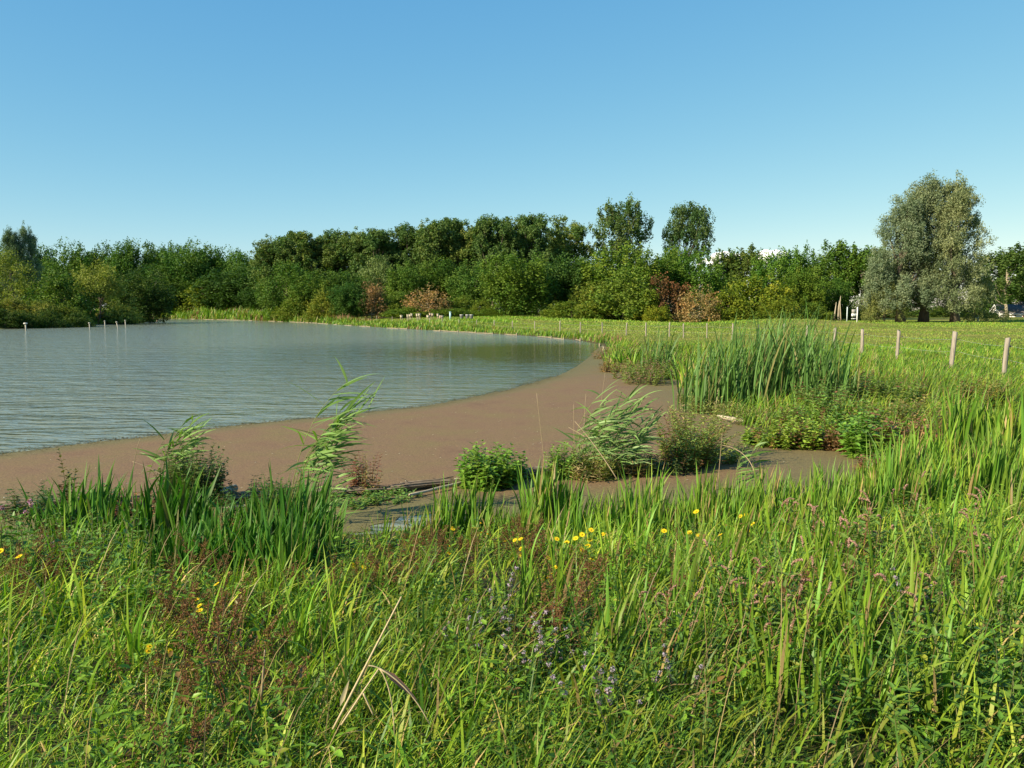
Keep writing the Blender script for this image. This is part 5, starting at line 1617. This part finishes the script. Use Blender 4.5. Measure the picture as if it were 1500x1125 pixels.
for i, (px, yt, d) in enumerate(ir):
    p = PD(px, yt, d)
    z = max(Hs(p[0], p[1]), -0.02)
    if px < 200:
        lb, gr, tn = ORD[i] + ' dark sword-leaved clump by the tall spired herb, counted from the picture edge', 'dark sword-leaved clumps before the spired herb', (0.62, 0.8, 0.85)
    elif px < 470:
        lb, gr, tn = 'dense dark green sword-leaved clump at the water below the tall windswept reed and round shrub', 'dense sword-leaved clumps below the tall reed', (0.5, 0.70, 0.66)
    elif px < 1000:
        lb, gr, tn = 'light green sword-leaved clump at the near water edge, facing bright bush and drooping reed', 'sword-leaved clumps along the middle of the near edge', (1.05, 1.05, 1.0)
    elif px < 1300:
        lb, gr, tn = 'light green sword-leaved clump at the near edge of the brown inlet', 'sword-leaved clumps along the inlet', (1.2, 1.15, 1.0)
    else:
        lb, gr, tn = 'light green sword-leaved clump in the iris bed at the end of the inlet', 'sword-leaved clumps of the iris bed', (1.2, 1.15, 1.0)
    iris(lb, px, d, max(0.4, (p[2] - z) * (1.08 if px < 200 else 1.5)), i, gr, tuple(np.array(tn) * RP.uniform(0.88, 1.12)), z, 0.9 if px > 470 else 1.25)

# scattered sword leaves higher up the bank
SL = [sword(16, 0.8, 0.025, 0.11, 150 + i, (0.14, 0.255, 0.024), lean=0.10, bend=0.5, wind=0.22, dead=0.04).mesh('foliage', M_GRASS) for i in range(6)]
sc = [(640, 8.0, .55), (690, 7.6, .55), (760, 7.4, .55), (850, 7.4, .6), (905, 7.2, .6), (935, 6.9, .62), (990, 7.2, .6), (1035, 6.8, .6), (1085, 7.3, .6), (1135, 7.0, .62), (1180, 7.4, .6), (1230, 7.2, .6), (1280, 7.6, .62), (1330, 7.4, .62), (1375, 7.9, .65), (1430, 7.6, .68),
      (1475, 8.0, .7), (1400, 6.8, .65), (1470, 6.7, .68), (1310, 6.3, .6), (1230, 6.2, .6), (1130, 6.1, .55), (1010, 5.9, .52), (960, 5.6, .5), (1060, 5.3, .55), (1150, 5.2, .6), (1215, 5.0, .62), (1290, 5.1, .62), (1370, 5.2, .65), (1450, 5.3, .7),
      (1100, 4.3, .58), (1190, 4.2, .62), (1260, 4.0, .62), (1340, 4.1, .62), (1420, 4.2, .66), (1490, 4.3, .7), (1010, 4.1, .5), (940, 4.6, .48), (1140, 3.6, .6), (1290, 3.5, .6), (150, 7.0, .6), (95, 6.6, .6), (195, 6.2, .5), (480, 7.0, .5), (560, 7.2, .5), (600, 7.6, .5)]
rs_ = np.random.default_rng(4)
for _ in range(46):
    a_ = rs_.random() ** 0.6
    sc.append((560 + 960 * a_, rs_.uniform(3.1, 7.6), rs_.uniform(0.42, 0.62)))
for _ in range(12):
    sc.append((rs_.uniform(-20, 520), rs_.uniform(3.4, 5.6), rs_.uniform(0.38, 0.55)))
for i, (px, d, h) in enumerate(sc):
    p = PD(px, 800, d)
    o = thing('iris_clump', 'loose tuft of a few long strap leaves leaning over the grass of the near bank', 'iris', (p[0], p[1], Hs(p[0], p[1])), 'loose strap-leaved tufts on the near bank')
    o.scale = (h / 0.8, h / 0.8, h / 0.8)
    o.rotation_euler = (0, 0, RP.normal(0, 0.6))
    q = RP.uniform(0.8, 1.2)
    link('foliage', SL[i % 6], o).color = (q, q, q, 1)


# ---- flowering plants and weeds on the near bank
def ball(g, c, r, n, size, col, rg, flat=1.0):
    v = norm(rg.normal(0, 1, (n, 3)))
    p = np.asarray(c) + v * r * rg.uniform(0.6, 1, (n, 1)) * np.array([1, 1, flat])
    dr = norm(rg.normal(0, 1, (n, 3)))
    cards(g, p, dr, norm(v + rg.normal(0, 0.4, (n, 3))), size * rg.uniform(0.7, 1.3, n), size * 0.7, np.array(col) * rg.uniform(0.75, 1.25, (n, 1)))


def copies(name, label, cat, group, parts_by_variant, spots, hs_rng=(0.85, 1.15)):
    for i, s in enumerate(spots):
        px, d = s[0], s[1]
        p = PD(px, 800, d)
        var = parts_by_variant[i % len(parts_by_variant)]
        lb = label[i] if isinstance(label, list) else label
        o = thing(name, lb, cat, (p[0], p[1], Hs(p[0], p[1])), group)
        k_ = (s[2] if len(s) > 2 else 1.0) * RP.uniform(*hs_rng) * float(0.6 + 0.4 * sm(0.5, 3.0, sdf([p[0]], [p[1]])[0]))
        o.scale = (k_,) * 3
        o.rotation_euler = (0, 0, RP.uniform(0, 6.28))
        for nm, me_ in var:
            link(nm, me_, o)


# yellow daisies
yv = []
for v_ in range(4):
    r = np.random.default_rng(500 + v_)
    gs_, gl = herb(510 + v_, 4, 0.50, 0.05, 0.06, 0.24, 9, (0.11, 0.19, 0.035), 0.15, 0.15, 0.03, up=0.5)
    pts = []
    parts = [('stem', gs_.mesh('stem', M_STEM)), ('foliage', gl.mesh('foliage', M_HERB))]
    V = np.concatenate(gs_.v)
    topz = V[V[:, 2].argsort()[::-1]]
    used = []
    for q in topz:
        if all(np.linalg.norm(q[:2] - u[:2]) > 0.035 for u in used):
            used.append(q)
        if len(used) >= 4:
            break
    for c in used:
        gf = Geo()
        n = 15
        a = np.arange(n) * 2 * PI / n
        tl = norm(np.array([r.normal(-0.2, 0.25), r.normal(-0.45, 0.25), 1.0]))
        e1 = norm(np.cross(tl, [0, 1, 0.2]))
        e2 = np.cross(tl, e1)
        dr = np.cos(a)[:, None] * e1 + np.sin(a)[:, None] * e2 + tl * 0.15
        cc = c + tl * 0.012
        leaves(gf, np.tile(cc, (n, 1)) + dr * 0.004, dr, np.tile(tl, (n, 1)), 0.021, 0.008, np.tile([0.85, 0.64, 0.02], (n, 1)), 0.0, 0.0)
        tube(gf, [cc - tl * 0.004, cc + tl * 0.002, cc + tl * 0.006], [0.008, 0.009, 0.005], 8, (0.62, 0.36, 0.01))
        parts.append(('flower_head', gf.mesh('flower_head', M_PETAL)))
    yv.append(parts)
ylab = ['yellow daisy plant low in the corner grass, two wide blooms', 'yellow daisy plant with small blooms near the pale weeds of the corner', 'yellow daisy plant close above the broken straw reed',
        'yellow daisy plant beside the top of the broken straw reed', 'yellow daisy plant of the loose group below the bright leafy bush', 'yellow daisy plant just below the light sword leaves, beside the loose group',
        'yellow daisy plant between the loose group and the tight cluster', 'yellow daisy plant in the tight bright cluster at mid bank', 'second yellow daisy plant in the tight bright cluster at mid bank',
        'lone yellow daisy plant before the inlet, its blooms held high', 'yellow daisy plant held high among light sword leaves by the inlet', 'yellow daisy plant by the lilac mint, low in the grass',
        'yellow daisy plant with one bloom over brown seed heads', 'small yellow daisy plant half hidden before the inlet sword leaves', 'small yellow daisy plant deep in shaded grass by the corner']
copies('yellow_daisy', ylab, 'flower', 'yellow daisies on the near bank', yv,
       [(22, 5.3, 1.0), (290, 4.6, .85), (468, 5.0, .9), (528, 5.4, .9), (655, 6.6, .95), (724, 6.7, .95), (768, 6.3, .95), (862, 6.1, 1.0), (873, 6.2, 1.0), (995, 6.6, 1.15), (1102, 7.4, 1.15), (800, 5.2, .8), (820, 6.0, .9), (1036, 6.3, .85), (230, 3.9, .7)], (0.97, 1.03))

# mint with lilac whorls
mv = []
for v_ in range(4):
    r = np.random.default_rng(540 + v_)
    gs_, gl = herb(545 + v_, 6, 0.42, 0.09, 0.05, 0.55, 8, (0.085, 0.155, 0.035), 0.15, 0.18, 0.03, stemcol=(0.13, 0.08, 0.05), top=0.6)
    parts = [('stem', gs_.mesh('stem', M_STEM)), ('foliage', gl.mesh('foliage', M_HERB))]
    V = np.concatenate(gs_.v).reshape(6, 6, 3, 3).mean(2)
    for q in range(6):
        for (k_, rr) in ((5, 0.012), (4, 0.013)):
            gf = Geo()
            ball(gf, V[q, k_] + [0, 0, 0.004], rr, 40, 0.009, (0.42, 0.34, 0.44), r, 0.8)
            parts.append(('flower_whorl', gf.mesh('flower_whorl', M_PETAL)))
    mv.append(parts)
copies('water_mint', 'leafy mint with pale lilac flower whorls in the near grass', 'mint', 'lilac flowering mint on the near bank', mv,
       [(690, 4.6), (720, 4.9), (735, 4.3), (775, 4.4), (800, 4.1), (825, 3.9), (850, 3.5), (905, 3.35), (920, 3.6), (1000, 3.5), (760, 3.9), (680, 4.3), (1210, 5.6), (1350, 4.4), (60, 7.6, 1.2), (86, 7.3, 1.2), (845, 4.2)])

# pinkish persicaria spikes
pv = []
for v_ in range(4):
    r = np.random.default_rng(560 + v_)
    gs_, gl = herb(565 + v_, 6, 0.60, 0.09, 0.12, 0.26, 7, (0.12, 0.20, 0.035), 0.15, 0.2, 0.08, stemcol=(0.22, 0.10, 0.05), top=0.6, alt=False)
    parts = [('stem', gs_.mesh('stem', M_STEM)), ('foliage', gl.mesh('foliage', M_HERB))]
    V = np.concatenate(gs_.v).reshape(6, 6, 3, 3).mean(2)
    for q in range(6):
        gf = Geo()
        e = V[q, 5]
        pts = bez(e, e + [0.015, 0, 0.035], e + [0.05, r.normal(0, .02), 0.03 + r.uniform(-.02, .02)], 9)
        for pt_, rr in zip(pts, np.linspace(0.008, 0.005, 9)):
            ball(gf, pt_, rr, 16, 0.008, (0.46, 0.27, 0.22), r)
        parts.append(('flower_spike', gf.mesh('flower_spike', M_PETAL)))
    pv.append(parts)
copies('persicaria', 'leafy plant topped by nodding dusty pink flower spikes among strap leaves', 'wildflower', 'pink spiked plants on the near bank', pv,
       [(1165, 6.6, 1.1), (1200, 6.4, 1.1), (1240, 6.5, 1.1), (1290, 6.6, 1.15), (1255, 6.0), (1225, 5.4), (1100, 4.3), (1125, 4.5), (980, 4.1, .85), (1240, 4.8), (1340, 4.3), (1460, 5.6), (1410, 6.2), (1480, 4.2), (1085, 5.0, .9), (1320, 7.6, 1.1), (1160, 4.0, .8)])

# rust-coloured seeding weeds
dv_ = []
for v_ in range(5):
    r = np.random.default_rng(580 + v_)
    gs_, gl = herb(585 + v_, 6, 0.50, 0.10, 0.05, 0.35, 6, (0.14, 0.13, 0.035), 0.25, 0.22, 0.03, (0.15, 0.08, 0.035), 0.4, stemcol=(0.14, 0.07, 0.035))
    parts = [('stem', gs_.mesh('stem', M_STEM)), ('foliage', gl.mesh('foliage', M_HERB))]
    V = np.concatenate(gs_.v).reshape(6, 6, 3, 3).mean(2)
    for q in range(6):
        gf = Geo()
        for k_ in np.linspace(0.62, 1, 16):
            e = V[q, 0] * 0 + np.array([np.interp(k_ * 5, np.arange(6), V[q, :, a]) for a in range(3)])
            ball(gf, e + r.normal(0, 0.012, 3), 0.014, 8, 0.010, (0.17, 0.085, 0.038), r)
        parts.append(('seed_head', gf.mesh('seed_head', M_PETAL)))
    dv_.append(parts)
dsp = []
rd = np.random.default_rng(9)
for (cx_, cd, n, sx, sy) in [(330, 4.6, 17, 190, 1.3), (560, 5.6, 8, 90, 0.8), (60, 5.0, 8, 90, 0.9), (160, 5.6, 9, 120, 0.8), (630, 6.6, 9, 60, 0.6), (750, 6.9, 7, 60, 0.4), (60, 6.8, 8, 60, 0.7), (1005, 8.6, 4, 20, 0.2), (1070, 8.8, 5, 22, 0.2), (1215, 5.0, 7, 70, 0.8), (900, 5.6, 7, 90, 0.7), (1310, 5.2, 6, 120, 1.2), (800, 5.0, 4, 60, 0.5)]:
    for _ in range(n):
        dsp.append((rd.normal(cx_, sx * 0.6), max(2.6, rd.normal(cd, sy * 0.6)), rd.uniform(0.75, 1.1)))
copies('seeding_weed', 'rust-brown seeding weed with knotted stems in the near grass', 'weed', 'rust-brown seeding weeds on the near bank', dv_, dsp)

# leafy nettle-like plants
nv = []
for v_ in range(4):
    gs_, gl = herb(600 + v_, 5, 0.5, 0.09, 0.085, 0.42, 8, (0.11, 0.205, 0.03), 0.15, 0.18, 0.03)
    nv.append([('stem', gs_.mesh('stem', M_STEM)), ('foliage', gl.mesh('foliage', M_HERB))])
nsp = [(920, 3.6, .7), (945, 3.7, .7), (1270, 3.9), (1310, 3.7), (1350, 3.6), (1390, 3.9), (1430, 3.7), (1470, 3.9), (1500, 3.6), (1420, 3.3), (1340, 3.2), (1480, 3.2), (1260, 3.4, .8), (1210, 3.3, .8), (1440, 4.6), (1490, 4.9), (1380, 4.9), (1300, 4.6), (1230, 4.4), (1180, 4.9), (1150, 5.5),
       (860, 4.4, .8), (880, 3.9, .7), (1400, 5.8), (1460, 6.2), (1350, 6.2), (1280, 5.9), (30, 6.3), (70, 5.9), (120, 6.2), (15, 7.0, 1.2), (110, 7.2, 1.2), (160, 6.9), (640, 5.0, .7), (720, 3.9, .7), (660, 4.0, .7), (1340, 6.9), (1420, 6.8), (1480, 7.2), (1250, 6.8), (1170, 6.9, .9)]
nsp += [(rd.uniform(-10, 190), rd.uniform(5.6, 8.3), rd.uniform(1.1, 1.5)) for _ in range(26)]
copies('nettle', 'upright green weed with paired toothed leaves, no flowers, in the near grass', 'weed', 'leafy green weeds on the near bank', nv, nsp)

# balsam with pink and white flowers at the picture edge
p = PD(16, 730, 8.1)
gs_, gl = herb(640, 6, 0.72, 0.10, 0.09, 0.3, 9, (0.11, 0.19, 0.04), 0.15, 0.12, 0.0, stemcol=(0.2, 0.1, 0.05))
o = put_herb('balsam', 'tall balsam with pink-purple and white flowers beside the low dark herbs', 'flower', (p[0], p[1], Hs(p[0], p[1])), (gs_, gl))
rr_ = np.random.default_rng(3)
V = np.concatenate(gs_.v).reshape(6, 6, 3, 3).mean(2)
for q, c in zip(range(6), [(0.8, 0.78, 0.7), (0.50, 0.22, 0.45), (0.50, 0.25, 0.45), (0.55, 0.3, 0.5), (0.6, 0.58, 0.7), (0.5, 0.24, 0.45)]):
    gf = Geo()
    ball(gf, V[q, 5] + [0, 0, 0.01], 0.022, 30, 0.022, c, rr_)
    link('flower', gf.mesh('flower', M_PETAL), o)
# iris with a withered cream bloom
p = PD(992, 900, 4.7)
zb = Hs(p[0], p[1])
o = thing('iris_clump', 'strap-leaved iris carrying one withered cream bloom', 'iris', (p[0], p[1], zb))
link('foliage', sword(7, 0.75, 0.02, 0.05, 661, (0.10, 0.20, 0.025), lean=0.05, bend=0.25, wind=0.1, dead=0).mesh('foliage', M_GRASS), o)
g = Geo()
leaves(g, np.tile([0, -0.04, p[2] - zb + 0.03], (4, 1)), np.array([[.4, -.2, -1], [-.3, -.1, -1], [.05, -.3, -1], [-.8, 0, .1]]), np.tile([0, -1, .3], (4, 1)), [.06, .055, .05, .035], [.03, .03, .025, .012], np.tile([0.78, 0.68, 0.50], (4, 1)), 0.15, 0.1)
link('flower', g.mesh('flower', M_PETAL), o)
